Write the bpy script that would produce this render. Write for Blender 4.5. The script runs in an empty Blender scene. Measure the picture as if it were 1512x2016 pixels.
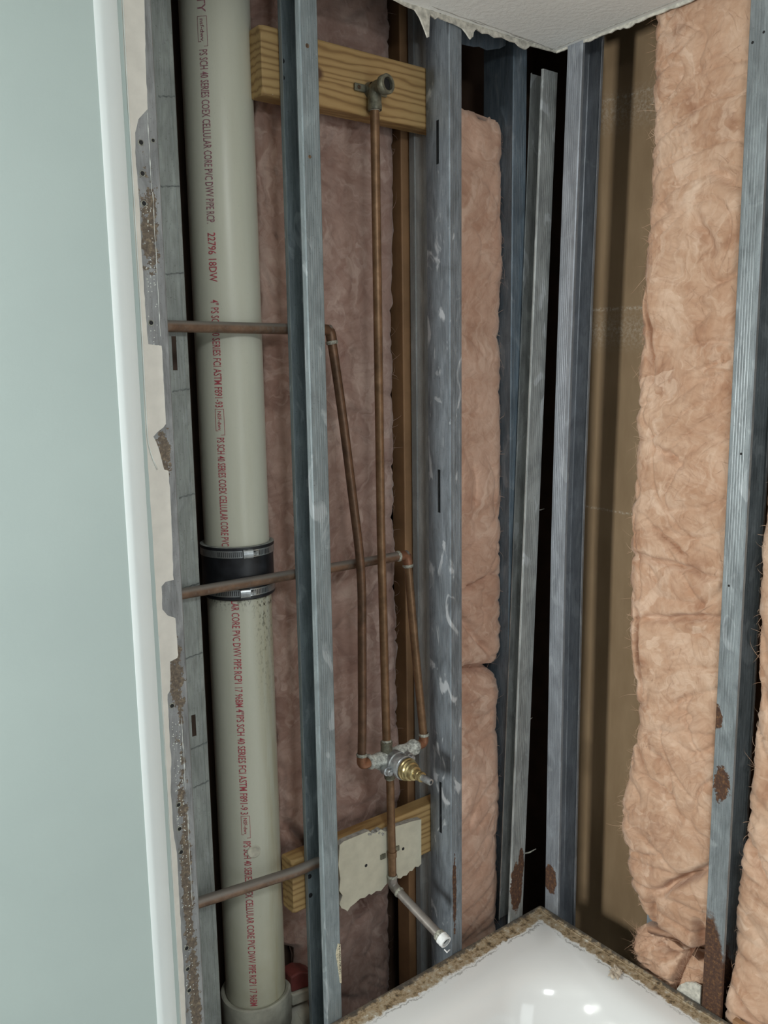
import bpy, bmesh, math, random
from mathutils import Vector, Matrix, noise
random.seed(7)
S = bpy.context.scene
COL = S.collection
V = Vector

# ------------------------------------------------------------------ camera, light, exposure
YAW, PITCH, ROLL = 0.65885, 0.158544, -0.0147611
fw = V((math.sin(YAW)*math.cos(PITCH), math.cos(YAW)*math.cos(PITCH), -math.sin(PITCH)))
rt = V((math.cos(YAW), -math.sin(YAW), 0)); up = rt.cross(fw)
cr, sr = math.cos(ROLL), math.sin(ROLL)
r2 = rt*cr + up*sr; u2 = up*cr - rt*sr
cd = bpy.data.cameras.new('camera'); cam = bpy.data.objects.new('camera', cd); COL.objects.link(cam)
cam.matrix_world = Matrix(((r2.x, u2.x, -fw.x, -1.362), (r2.y, u2.y, -fw.y, -1.202), (r2.z, u2.z, -fw.z, 1.641), (0, 0, 0, 1)))
cd.sensor_fit = 'VERTICAL'; cd.sensor_height = 24.0; cd.lens = 1694.62*24/2016; cd.clip_start = 0.02
S.camera = cam

w = bpy.data.worlds.new('world'); S.world = w; w.use_nodes = True
bg = w.node_tree.nodes['Background']; bg.inputs[0].default_value = (0.86, 0.95, 1.0, 1); bg.inputs[1].default_value = 0.10

def area(name, loc, target, sx, sy, power, color):
    l = bpy.data.lights.new(name, 'AREA'); l.shape = 'RECTANGLE'; l.size = sx; l.size_y = sy
    l.energy = power; l.color = color
    o = bpy.data.objects.new(name, l); COL.objects.link(o); o.location = loc
    o.rotation_euler = (V(target)-V(loc)).to_track_quat('-Z', 'Y').to_euler()
    return o
area('vanity_light', (-2.5, -0.28, 1.45), (0, -0.1, 0.7), 0.26, 0.30, 33, (0.98, 1.0, 0.96))
area('front_fill', (-0.55, -3.3, 1.0), (-0.5, 0, 0.8), 0.9, 1.8, 14.5, (0.90, 0.98, 1.0))  # broad fill added behind the camera; no doorway is known there
area('overhead_fill', (-1.0, -1.45, 2.22), (-0.75, -1.0, 0.4), 0.35, 0.35, 11, (0.95, 1.0, 1.0))  # unseen overhead fill added to brighten the tub and its rim

S.view_settings.view_transform = 'Standard'; S.view_settings.look = 'None'
S.view_settings.exposure = 0.0; S.view_settings.gamma = 1.0; S.view_settings.use_curve_mapping = False
S.cycles.max_bounces = 8; S.cycles.diffuse_bounces = 5

# ------------------------------------------------------------------ material helpers
class NT:
    def __init__(s, name):
        s.m = bpy.data.materials.new(name); s.m.use_nodes = True
        s.t = s.m.node_tree; s.b = s.t.nodes['Principled BSDF']
        s.tc = s.t.nodes.new('ShaderNodeTexCoord')
    def n(s, typ, **k):
        nd = s.t.nodes.new('ShaderNode'+typ)
        for a, b in k.items():
            if a in nd.inputs: s.set(nd.inputs[a], b)
            else: setattr(nd, a, b)
        return nd
    def set(s, inp, v):
        if isinstance(v, bpy.types.NodeSocket): s.t.links.new(v, inp)
        else:
            if isinstance(v, tuple) and len(v) == 3 and inp.type == 'RGBA': v = v+(1,)
            inp.default_value = v
    def obj(s): return s.tc.outputs['Object']
    def math(s, op, a, b=0.0, clamp=False):
        nd = s.t.nodes.new('ShaderNodeMath'); nd.operation = op; nd.use_clamp = clamp
        s.set(nd.inputs[0], a); s.set(nd.inputs[1], b); return nd.outputs[0]
    def vmath(s, op, a, b):
        nd = s.t.nodes.new('ShaderNodeVectorMath'); nd.operation = op
        s.set(nd.inputs[0], a); s.set(nd.inputs[1], b)
        return nd.outputs['Value'] if op in ('LENGTH', 'DISTANCE', 'DOT_PRODUCT') else nd.outputs[0]
    def scale(s, v, xyz): return s.vmath('MULTIPLY', v, xyz)
    def noise(s, v, scale, detail=4, rough=0.55, dist=0.0):
        nd = s.n('TexNoise'); s.set(nd.inputs['Vector'], v); nd.inputs['Scale'].default_value = scale
        nd.inputs['Detail'].default_value = detail; nd.inputs['Roughness'].default_value = rough
        nd.inputs['Distortion'].default_value = dist
        return nd.outputs['Fac']
    def noisec(s, v, scale, detail=3):
        nd = s.n('TexNoise'); s.set(nd.inputs['Vector'], v); nd.inputs['Scale'].default_value = scale
        nd.inputs['Detail'].default_value = detail
        return nd.outputs['Color']
    def ramp(s, f, stops):
        nd = s.t.nodes.new('ShaderNodeValToRGB'); e = nd.color_ramp.elements
        while len(e) < len(stops): e.new(0.5)
        for x, (p, c) in zip(e, stops):
            x.position = p; x.color = (c, c, c, 1) if not isinstance(c, tuple) else c+(1,)
        s.set(nd.inputs[0], f); return nd.outputs[0]
    def mix(s, f, a, b):
        nd = s.t.nodes.new('ShaderNodeMix'); nd.data_type = 'RGBA'
        s.set(nd.inputs[0], f); s.set(nd.inputs[6], a); s.set(nd.inputs[7], b); return nd.outputs[2]
    def bump(s, h, strength=0.3, dist=0.002):
        nd = s.t.nodes.new('ShaderNodeBump'); nd.inputs['Strength'].default_value = strength
        nd.inputs['Distance'].default_value = dist; s.set(nd.inputs['Height'], h)
        s.t.links.new(nd.outputs[0], s.b.inputs['Normal'])
    def out(s, color=None, rough=None, metal=None, spec=None):
        if color is not None: s.set(s.b.inputs['Base Color'], color)
        if rough is not None: s.set(s.b.inputs['Roughness'], rough)
        if metal is not None: s.set(s.b.inputs['Metallic'], metal)
        if spec is not None: s.b.inputs['Specular IOR Level'].default_value = spec
        return s.m

def plain(name, c, rough=0.6, metal=0.0, var=0.12, sc=60):
    t = NT(name); f = t.noise(t.obj(), sc, 5)
    d = tuple(x*(1-var*2) for x in c); l = tuple(min(1, x*(1+var)) for x in c)
    return t.out(t.ramp(f, [(0.3, d), (0.7, l)]), rough, metal)

def steel(name, rust=(), tint=(0.31, 0.335, 0.36), metal=0.45, smear=0.5, rough=0.42, lo=0.62, wild=0.9, rc_=((0.045, 0.022, 0.014), (0.085, 0.040, 0.024), (0.17, 0.08, 0.03), (0.34, 0.25, 0.16))):
    """galvanised sheet; rust = [(centre, radii)] in object coordinates"""
    t = NT(name); o = t.obj()
    grain = t.noise(t.scale(o, (1, 1, 0.06)), 420, 3, 0.6)
    mott = t.noise(t.scale(o, (1, 1, 0.35)), 38, 5, 0.62, 0.6)
    pit = t.noise(o, 330, 2, 0.7)
    dk = tuple(x*lo for x in tint); lt = tuple(min(1, x*1.28) for x in tint)
    c = t.ramp(mott, [(0.36, dk), (0.52, tint), (0.68, lt)])
    c = t.mix(t.math('MULTIPLY', t.ramp(grain, [(0.4, 0.0), (0.75, 1.0)]), 0.22), c, (0.60, 0.64, 0.66))
    c = t.mix(t.math('MULTIPLY', t.ramp(pit, [(0.30, 1.0), (0.36, 0.0)]), 0.5), c, tuple(x*0.4 for x in tint))
    sm = t.ramp(t.noise(t.scale(o, (1, 1, 0.45)), 24, 4, 0.5, 1.2), [(0.60, 0.0), (0.66, 1.0)])
    c = t.mix(t.math('MULTIPLY', sm, 0.35*smear), c, (0.70, 0.74, 0.78))
    mtl = metal
    if rust:
        big = t.noise(o, 70, 5, 0.7); m = None
        for ent in rust:
            cen, rad = ent[:2]; wl_ = ent[2] if len(ent) > 2 else wild
            q = t.vmath('DIVIDE', t.vmath('SUBTRACT', o, cen), rad)
            d = t.math('ADD', t.vmath('LENGTH', q, (0, 0, 0)), t.math('MULTIPLY', t.math('SUBTRACT', big, 0.5), wl_*2))
            k = t.ramp(d, [(0.93, 1.0), (1.0, 0.0)])
            m = k if m is None else t.math('MAXIMUM', m, k)
        rc = t.ramp(t.noise(o, 160, 5, 0.7), [(0.3, rc_[0]), (0.52, rc_[1]), (0.63, rc_[2]), (0.76, rc_[3])])
        c = t.mix(m, c, rc)
        mtl = t.math('MULTIPLY', t.math('SUBTRACT', 1.0, m), metal)
        t.b.inputs['Roughness'].default_value = rough
        t.set(t.b.inputs['Roughness'], t.math('ADD', t.math('MULTIPLY', m, 0.4), rough))
        rough = None
    t.bump(t.math('ADD', grain, t.math('MULTIPLY', pit, 0.5)), 0.18, 0.0006)
    return t.out(c, rough, mtl)

def insulation(name, cols):
    t = NT(name); o = t.obj()
    warp = t.vmath('ADD', o, t.scale(t.vmath('SUBTRACT', t.noisec(o, 7, 3), (0.5, 0.5, 0.5)), (0.14, 0.14, 0.14)))
    def streaks(vs_, seed_, sc, asp, wp):
        vo = t.n('TexVoronoi'); t.set(vo.inputs['Vector'], t.vmath('ADD', warp, (seed_, seed_*0.7, seed_*1.9))); vo.inputs['Scale'].default_value = vs_
        rot = t.n('VectorRotate', rotation_type='EULER_XYZ')
        t.set(rot.inputs['Vector'], t.vmath('ADD', o, t.scale(t.vmath('SUBTRACT', t.noisec(o, 26, 2), (0.5, 0.5, 0.5)), (wp, wp, wp))))
        t.set(rot.inputs['Rotation'], t.scale(vo.outputs['Color'], (3.1, 3.1, 3.1)))
        return t.noise(t.scale(rot.outputs[0], asp), sc, 4, 0.6, 0.2)
    fib = streaks(9, 0.0, 85, (1, 0.10, 0.16), 0.02)
    fib2 = streaks(14, 4.3, 150, (0.09, 1, 0.14), 0.02)
    wisp = streaks(6, 8.1, 46, (0.10, 0.14, 1.0), 0.07)
    lump = t.math('ADD', t.math('MULTIPLY', streaks(4, 2.2, 24, (0.20, 0.45, 1.0), 0.09), 0.4), t.math('MULTIPLY', t.noise(warp, 11, 2, 0.5), 0.6))
    red = t.noise(warp, 5, 3, 0.5)
    a, b, c, d = cols
    base = t.ramp(lump, [(0.30, a), (0.44, b), (0.58, c), (0.78, d)])
    base = t.mix(t.math('MULTIPLY', t.ramp(red, [(0.45, 0.0), (0.70, 1.0)]), 0.35), base, (b[0]*1.02, b[1]*0.88, b[2]*0.82))
    col = t.mix(t.math('MULTIPLY', t.ramp(wisp, [(0.50, 0.0), (0.66, 1.0)]), 0.55), base, d)
    col = t.mix(t.math('MULTIPLY', t.ramp(fib, [(0.42, 0.0), (0.75, 1.0)]), 0.30), col, d)
    col = t.mix(t.math('MULTIPLY', t.ramp(fib2, [(0.32, 1.0), (0.50, 0.0)]), 0.24), col, a)
    h = t.math('ADD', t.math('MULTIPLY', fib, 0.55), t.math('ADD', t.math('MULTIPLY', fib2, 0.35), t.math('MULTIPLY', wisp, 0.8)))
    t.bump(h, 0.32, 0.004)
    t.b.inputs['Sheen Weight'].default_value = 0.15
    return t.out(col, 0.95, 0.0, 0.1)

# materials
M = {}
M['steel'] = steel('galvanised_steel')
def _paint():
    t = NT('pale_wall_paint'); n1 = t.noise(t.obj(), 260, 3); n2 = t.noise(t.obj(), 3.5, 3)
    c = t.ramp(n2, [(0.3, (0.46, 0.55, 0.535)), (0.7, (0.50, 0.595, 0.575))])
    t.bump(n1, 0.10, 0.0008); return t.out(c, 0.42)
M['paint'] = _paint()
M['bead_white'] = plain('white_bead', (0.90, 0.975, 0.98), 0.4, 0, 0.01, 8)  # bead strip, much paler than the wall face
M['paper'] = plain('cream_board_paper', (0.80, 0.765, 0.70), 0.85, 0, 0.05, 30)
M['paper_line'] = plain('white_paper_edge', (0.82, 0.84, 0.80), 0.7, 0, 0.05, 30)
def _ceil():
    t = NT('textured_ceiling_paint'); n1 = t.noise(t.obj(), 95, 4, 0.6); 
    c = t.ramp(t.noise(t.obj(), 5, 3), [(0.3, (0.74, 0.745, 0.725)), (0.7, (0.78, 0.785, 0.765))])
    t.bump(n1, 0.55, 0.003); return t.out(c, 0.75)
M['ceiling'] = _ceil()
M['torn'] = plain('torn_plaster_edge', (0.62, 0.60, 0.53), 0.9, 0, 0.2, 120)
def _kraft():
    t = NT('brown_kraft_board'); o = t.obj()
    c = t.ramp(t.noise(t.scale(o, (1, 1, 0.3)), 30, 5), [(0.3, (0.27, 0.185, 0.108)), (0.7, (0.325, 0.228, 0.137))])
    sp = t.ramp(t.noise(o, 240, 2, 0.5), [(0.73, 0.0), (0.76, 1.0)])
    sepz = t.n('SeparateXYZ'); t.set(sepz.inputs[0], o)
    m = None
    for z, hh in ((2.165, 0.007), (1.744, 0.006), (1.312, 0.004), (2.14, 0.05), (1.70, 0.05)):
        q = t.math('DIVIDE', t.math('ABSOLUTE', t.math('SUBTRACT', t.math('ADD', sepz.outputs[2], t.math('MULTIPLY', sepz.outputs[1], -0.03)), z)), hh)
        k = t.math('MULTIPLY', t.math('SUBTRACT', 1.0, q, True), 0.5 if hh < 0.01 else 0.28)
        m = k if m is None else t.math('MAXIMUM', m, k)
    chalk = t.math('MULTIPLY', m, t.ramp(t.noise(o, 150, 5, 0.7), [(0.44, 0.0), (0.62, 1.0)]))
    c = t.mix(t.math('ADD', t.math('MULTIPLY', chalk, 1.0), t.math('MULTIPLY', sp, 0.0), True), c, (0.74, 0.70, 0.62))
    return t.out(c, 0.42, 0, 0.35)
M['kraft'] = _kraft()
M['kraft_shaded'] = plain('shade_darkened_kraft', (0.085, 0.050, 0.032), 0.7, 0, 0.15, 20)  # kraft board with the cavity's shade put into its dark colour
M['floor'] = plain('concrete_floor', (0.42, 0.42, 0.40), 0.9, 0, 0.2, 25)
M['pink'] = insulation('peach_fibre_wool', ((0.33, 0.165, 0.10), (0.50, 0.30, 0.195), (0.60, 0.395, 0.275), (0.78, 0.585, 0.45)))
M['pink_shaded'] = insulation('shaded_pink_fibre_wool', ((0.20, 0.115, 0.095), (0.32, 0.205, 0.17), (0.41, 0.28, 0.235), (0.60, 0.46, 0.40)))  # darker, greyer copy of the wool; shade of the deep bay is in the colour
M['pink_mid'] = insulation('mid_pink_fibre_wool', ((0.36, 0.195, 0.135), (0.53, 0.325, 0.235), (0.63, 0.41, 0.31), (0.80, 0.60, 0.48)))
def _wood(name, knot=None):
    t = NT(name); o = t.obj()
    sep = t.n('SeparateXYZ'); t.set(sep.inputs[0], o)
    z = sep.outputs[2]
    if knot:
        dx = t.math('MULTIPLY', t.math('SUBTRACT', sep.outputs[0], knot[0]), 6.0)
        z0 = t.math('SUBTRACT', sep.outputs[2], knot[1])
        fall = t.math('EXPONENT', t.math('MULTIPLY', t.math('MULTIPLY', dx, dx), -4.0))
        z = t.math('ADD', sep.outputs[2], t.math('MULTIPLY', fall, t.math('MULTIPLY', t.math('SINE', t.math('MULTIPLY', z0, 60.0)), 0.008)))
    cmb = t.n('CombineXYZ'); t.set(cmb.inputs[0], t.math('MULTIPLY', sep.outputs[0], 0.16)); t.set(cmb.inputs[1], sep.outputs[1]); t.set(cmb.inputs[2], z)
    wv = t.n('TexWave', wave_type='BANDS', bands_direction='Z'); t.set(wv.inputs['Vector'], cmb.outputs[0])
    wv.inputs['Scale'].default_value = 26; wv.inputs['Distortion'].default_value = 5.5; wv.inputs['Detail'].default_value = 3; wv.inputs['Detail Scale'].default_value = 1.6
    fine = t.noise(t.scale(o, (0.05, 1, 1)), 380, 3, 0.6)
    c = t.ramp(wv.outputs['Fac'], [(0.0, (0.25, 0.140, 0.052)), (0.22, (0.39, 0.245, 0.095)), (0.6, (0.46, 0.300, 0.125)), (1.0, (0.49, 0.325, 0.140))])
    c = t.mix(t.math('MULTIPLY', fine, 0.35), c, (0.36, 0.22, 0.085))
    if knot:
        d = t.vmath('LENGTH', t.vmath('DIVIDE', t.vmath('SUBTRACT', o, (knot[0], 0.0, knot[1])), (0.017, 9.0, 0.014)), (0, 0, 0))
        c = t.mix(t.ramp(d, [(0.55, 1.0), (1.0, 0.0)]), c, (0.11, 0.05, 0.022))
    cr_ = t.ramp(t.noise(o, 85, 3, 0.6), [(0.74, 0.0), (0.765, 1.0)])
    c = t.mix(t.math('MULTIPLY', cr_, 0.8), c, (0.75, 0.72, 0.66))
    t.bump(fine, 0.2, 0.0006)
    return t.out(c, 0.6)
M['wood_knot'] = _wood('pine_with_knot', (0.104, 0.052))
M['wood'] = _wood('pine_board')
M['post'] = plain('reddish_brown_timber', (0.30, 0.165, 0.08), 0.6, 0, 0.15, 14)
def _copper(name, a, b, c3, dust=0.0):
    t = NT(name); o = t.obj()
    c = t.ramp(t.noise(o, 45, 5, 0.6), [(0.3, a), (0.55, b), (0.75, c3)])
    if dust:
        sp = t.ramp(t.noise(o, 130, 4, 0.6), [(0.5, 0.0), (0.72, 1.0)])
        nr = t.n('NewGeometry'); sx = t.n('SeparateXYZ'); t.set(sx.inputs[0], nr.outputs['Normal'])
        up_ = t.ramp(sx.outputs[2], [(0.15, 0.0), (0.6, 1.0)])
        c = t.mix(t.math('MULTIPLY', t.math('MAXIMUM', up_, t.math('MULTIPLY', sp, 0.4)), dust), c, (0.25, 0.235, 0.215))
    return t.out(c, 0.42, 0.5)
M['copper'] = _copper('aged_copper', (0.14, 0.078, 0.040), (0.235, 0.135, 0.072), (0.31, 0.185, 0.105))
M['copper_dark'] = _copper('dark_brown_copper', (0.085, 0.05, 0.03), (0.16, 0.09, 0.055), (0.24, 0.135, 0.08))
M['copper_red'] = _copper('red_copper_fitting', (0.19, 0.082, 0.042), (0.30, 0.14, 0.078), (0.37, 0.19, 0.115))
M['copper_dusty'] = _copper('dusty_copper', (0.13, 0.078, 0.052), (0.21, 0.13, 0.085), (0.29, 0.185, 0.125), 0.85)
M['copper_grey'] = _copper('grey_weathered_copper', (0.20, 0.18, 0.165), (0.32, 0.29, 0.27), (0.42, 0.35, 0.31), 0.5)
M['bronze'] = plain('dull_bronze_casting', (0.20, 0.195, 0.145), 0.5, 0.5, 0.3, 90)
M['solder'] = plain('crusty_solder', (0.42, 0.42, 0.36), 0.6, 0.3, 0.35, 260)
M['valve'] = plain('lime_crusted_bronze', (0.56, 0.58, 0.54), 0.8, 0.05, 0.35, 170)
M['brass'] = plain('worn_brass', (0.50, 0.41, 0.21), 0.32, 0.85, 0.2, 90)
M['nickel'] = plain('grey_nickel', (0.42, 0.44, 0.45), 0.35, 0.7, 0.2, 120)
M['smudge'] = plain('dark_grey_smudge', (0.175, 0.195, 0.19), 0.6, 0.1, 0.2, 200)
M['tape'] = plain('white_thread_tape', (0.82, 0.83, 0.83), 0.55, 0, 0.08, 150)
M['black_hole'] = plain('dark_screw_hole', (0.012, 0.012, 0.013), 0.7, 0.1, 0.1, 60)
M['rubber'] = plain('black_rubber', (0.017, 0.018, 0.022), 0.42, 0, 0.3, 60)
M['rubber_lip'] = plain('dusty_rubber_lip', (0.28, 0.29, 0.27), 0.8, 0, 0.2, 60)
M['stainless'] = plain('stainless_band', (0.55, 0.57, 0.57), 0.30, 0.85, 0.12, 120)
M['slot'] = plain('band_slot', (0.05, 0.05, 0.055), 0.6, 0.3, 0.1, 60)
M['ink'] = plain('faded_red_ink', (0.47, 0.09, 0.11), 0.6, 0, 0.2, 300)
M['ink_purple'] = plain('faded_purple_ink', (0.33, 0.14, 0.17), 0.6, 0, 0.2, 300)
def _pvc(name, stain):
    t = NT(name); o = t.obj()
    c = t.ramp(t.noise(t.scale(o, (1, 1, 0.12)), 30, 4), [(0.3, (0.555, 0.55, 0.45)), (0.7, (0.60, 0.595, 0.50))])
    scr = t.ramp(t.noise(t.scale(o, (1, 1, 0.5)), 44, 3, 0.5, 2.5), [(0.498, 0.0), (0.5, 1.0), (0.502, 0.0)])
    c = t.mix(t.math('MULTIPLY', scr, 0.28), c, (0.34, 0.34, 0.29))
    if stain:
        sep = t.n('SeparateXYZ'); t.set(sep.inputs[0], o)
        z = sep.outputs[2]
        # object x runs along the wall: the right flank (x > 0) is stained
        xs = t.ramp(t.math('ADD', t.math('MULTIPLY', sep.outputs[0], 10.0), 0.5), [(0.42, 0.0), (0.62, 1.0)])
        yel = t.math('MULTIPLY', xs, t.ramp(t.noise(t.scale(o, (1, 1, 0.06)), 90, 5, 0.6), [(0.35, 0.1), (0.7, 1.0)]))
        c = t.mix(t.math('MULTIPLY', yel, 0.55), c, (0.40, 0.33, 0.17))
        top = t.ramp(z, [(0.68, 0.0), (0.795, 1.0)])
        topm = t.ramp(t.math('DIVIDE', t.math('SUBTRACT', z, 0.55), 0.235), [(0.0, 0.0), (0.5, 0.30), (0.85, 0.62), (1.0, 1.0)])
        mm = t.ramp(t.noise(t.scale(o, (1, 1, 0.55)), 210, 4, 0.65), [(0.54, 0.0), (0.60, 1.0)])
        band = t.math('ADD', t.math('MULTIPLY', xs, 0.9), t.ramp(z, [(0.765, 0.0), (0.79, 0.6)]))
        mold = t.math('MULTIPLY', mm, t.math('MULTIPLY', topm, band), True)
        c = t.mix(mold, c, (0.035, 0.028, 0.018))
        low = t.ramp(z, [(0.02, 1.0), (0.30, 0.0)])
        c = t.mix(t.math('MULTIPLY', low, t.math('MULTIPLY', t.noise(o, 25, 4), 0.7)), c, (0.36, 0.33, 0.20))
    return t.out(c, 0.33, 0, 0.4)
M['pvc'] = _pvc('cream_plastic_pipe', False)
M['pvc_stained'] = _pvc('stained_cream_plastic_pipe', True)
M['pvc_grey'] = plain('dirty_grey_plastic', (0.42, 0.41, 0.34), 0.5, 0, 0.2, 30)
M['glue'] = plain('dried_glue', (0.58, 0.55, 0.45), 0.6, 0, 0.12, 90)
M['red_plastic'] = plain('dark_red_primer', (0.16, 0.035, 0.03), 0.6, 0, 0.2, 40)
def _tub():
    t = NT('white_enamel_with_grime'); o = t.obj()
    sep = t.n('SeparateXYZ'); t.set(sep.inputs[0], o)
    d = t.math('MINIMUM', t.math('MULTIPLY', sep.outputs[0], -1.0), t.math('MULTIPLY', sep.outputs[1], -1.0))
    d = t.math('ADD', d, t.math('MULTIPLY', t.math('SUBTRACT', t.noise(o, 60, 6, 0.7), 0.5), 0.030))
    d = t.math('ADD', d, t.math('MULTIPLY', t.math('SUBTRACT', t.noise(o, 9, 3, 0.6), 0.5), 0.022))
    g = t.ramp(t.math('MULTIPLY', d, 10.0), [(0.0, 1.0), (0.34, 1.0), (0.39, 0.0)])
    gc = t.ramp(t.noise(o, 75, 7, 0.75), [(0.30, (0.020, 0.017, 0.013)), (0.39, (0.14, 0.098, 0.055)), (0.48, (0.33, 0.24, 0.14)), (0.60, (0.42, 0.36, 0.27)), (0.70, (0.68, 0.66, 0.60))])
    e = t.ramp(t.math('MULTIPLY', t.math('ADD', d, t.math('MULTIPLY', t.math('SUBTRACT', t.noise(o, 140, 3), 0.5), 0.008)), 10.0), [(0.0, 1.0), (0.06, 0.8), (0.10, 0.0)])
    gc = t.mix(e, gc, (0.05, 0.042, 0.034))
    ln = t.ramp(t.math('MULTIPLY', d, 10.0), [(0.40, 0.0), (0.43, 0.75), (0.455, 0.0)])
    ln = t.math('MULTIPLY', ln, t.ramp(t.noise(o, 14, 4), [(0.45, 0.0), (0.55, 1.0)]))
    c = t.mix(g, (0.80, 0.805, 0.80), gc)
    c = t.mix(ln, c, (0.20, 0.19, 0.17))
    t.bump(t.math('MULTIPLY', g, t.noise(o, 160, 5, 0.7)), 0.5, 0.002)
    t.b.inputs['Coat Weight'].default_value = 0.3
    return t.out(c, t.math('ADD', t.math('MULTIPLY', g, 0.6), 0.14), 0, 0.5)
M['tub'] = _tub()
M['board'] = plain('cream_board_face', (0.60, 0.575, 0.46), 0.8, 0, 0.06, 40)
M['board_core'] = plain('grey_gypsum_core', (0.42, 0.41, 0.38), 0.95, 0, 0.2, 120)
M['label'] = plain('cream_sticker', (0.66, 0.60, 0.44), 0.7, 0, 0.25, 260)
M['rust_screw'] = plain('rusty_fastener', (0.16, 0.10, 0.06), 0.7, 0.3, 0.4, 200)
M['bright_screw'] = plain('zinc_screw', (0.55, 0.53, 0.48), 0.4, 0.7, 0.2, 200)
M['brown_wood'] = plain('brown_stained_board', (0.36, 0.20, 0.10), 0.6, 0, 0.15, 30)

# ------------------------------------------------------------------ geometry helpers
class MB:
    """collects faces in world coordinates and links them as ONE mesh object"""
    def __init__(s): s.v = []; s.f = []
    def add(s, vs, fs):
        k = len(s.v); s.v += [tuple(p) for p in vs]; s.f += [tuple(i+k for i in f) for f in fs]; return s
    def box(s, a, b):
        x0, y0, z0 = a; x1, y1, z1 = b
        return s.add([(x0, y0, z0), (x1, y0, z0), (x1, y1, z0), (x0, y1, z0), (x0, y0, z1), (x1, y0, z1), (x1, y1, z1), (x0, y1, z1)],
                     [(0, 3, 2, 1), (4, 5, 6, 7), (0, 1, 5, 4), (1, 2, 6, 5), (2, 3, 7, 6), (3, 0, 4, 7)])
    def tube(s, pts, r, n=20, caps=True, inner=None):
        """sweep a circle along pts; r number or list"""
        pts = [V(p) for p in pts]; m = len(pts)
        rs = r if isinstance(r, (list, tuple)) else [r]*m
        tg = [(pts[min(i+1, m-1)]-pts[max(i-1, 0)]).normalized() for i in range(m)]
        a = tg[0].orthogonal().normalized(); vs = []; fs = []
        for i in range(m):
            a = (a-tg[i]*a.dot(tg[i])).normalized(); b = tg[i].cross(a)
            for j in range(n):
                q = 2*math.pi*j/n; vs.append(pts[i]+(a*math.cos(q)+b*math.sin(q))*rs[i])
        for i in range(m-1):
            for j in range(n):
                k = (j+1) % n; fs.append((i*n+j, i*n+k, (i+1)*n+k, (i+1)*n+j))
        if caps: fs.append(tuple(range(n-1, -1, -1))); fs.append(tuple(range((m-1)*n, m*n)))
        return s.add(vs, fs)
    def lathe(s, base, axis, prof, n=28, start=0.0):
        """prof = [(distance along axis, radius)]"""
        base = V(base); ax = V(axis).normalized(); a = ax.orthogonal().normalized(); b = ax.cross(a)
        vs = []; fs = []
        for d, r in prof:
            for j in range(n):
                q = start+2*math.pi*j/n; vs.append(base+ax*d+(a*math.cos(q)+b*math.sin(q))*max(r, 1e-5))
        for i in range(len(prof)-1):
            for j in range(n):
                k = (j+1) % n; fs.append((i*n+j, i*n+k, (i+1)*n+k, (i+1)*n+j))
        return s.add(vs, fs)
    def extrude(s, poly, axis, d0, d1):
        """closed 2-D polygon (a, z) extruded along y ('y': a = x) or x ('x': a = y)"""
        n = len(poly)
        mk = (lambda a, z, d: (a, d, z)) if axis == 'y' else ((lambda a, z, d: (d, a, z)) if axis == 'x' else (lambda a, z, d: (a, z, d)))
        vs = [mk(a, z, d0) for a, z in poly]+[mk(a, z, d1) for a, z in poly]
        fs = [tuple(range(n)), tuple(range(2*n-1, n-1, -1))]+[(i, (i+1) % n, n+(i+1) % n, n+i) for i in range(n)]
        return s.add(vs, fs)
    def build(s, name, mat, parent=None, smooth=False, origin=None, bevel=0.0, solid=0.0, auto=None):
        if parent is not None: base = parent_loc(parent)
        elif origin is not None: base = V(origin)
        else:
            xs = [p[0] for p in s.v]; ys = [p[1] for p in s.v]; zs = [p[2] for p in s.v]
            base = V(((min(xs)+max(xs))/2, (min(ys)+max(ys))/2, min(zs)))
        me = bpy.data.meshes.new(name)
        me.from_pydata([tuple(V(p)-base) for p in s.v], [], s.f)
        bm = bmesh.new(); bm.from_mesh(me)
        bmesh.ops.recalc_face_normals(bm, faces=bm.faces)
        bm.to_mesh(me); bm.free()
        me.materials.append(mat)
        o = bpy.data.objects.new(name, me); COL.objects.link(o)
        if parent is not None: o.parent = parent; LOC[o.name] = base
        else: o.location = base; LOC[o.name] = base
        if smooth:
            me.polygons.foreach_set('use_smooth', [True]*len(me.polygons))
            if auto: 
                me.set_sharp_from_angle(angle=math.radians(auto))
        if solid:
            md = o.modifiers.new('sheet', 'SOLIDIFY'); md.thickness = solid; md.offset = 0
        if bevel:
            md = o.modifiers.new('edge', 'BEVEL'); md.width = bevel; md.segments = 2; md.limit_method = 'ANGLE'
        return o
LOC = {}
def parent_loc(p): return LOC[p.name]
def tag(o, label=None, cat=None, group=None, kind=None):
    if label: o['label'] = label
    if cat: o['category'] = cat
    if group: o['group'] = group
    if kind: o['kind'] = kind
    return o
def empty(name, loc, label, cat, group=None):
    o = bpy.data.objects.new(name, None); COL.objects.link(o); o.location = loc; o.empty_display_size = 0.05
    LOC[o.name] = V(loc); return tag(o, label, cat, group)
def fillet(pts, r, n=7):
    """polyline with its corners rounded"""
    pts = [V(p) for p in pts]; out = [pts[0]]
    for a, b, c in zip(pts, pts[1:], pts[2:]):
        u, v = (a-b).normalized(), (c-b).normalized()
        t = min(r, (a-b).length*0.48, (c-b).length*0.48)
        p, q = b+u*t, b+v*t
        for i in range(n+1):
            k = i/n; out.append(p*(1-k)**2+b*2*k*(1-k)+q*k*k)
    return out+[pts[-1]]

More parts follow.
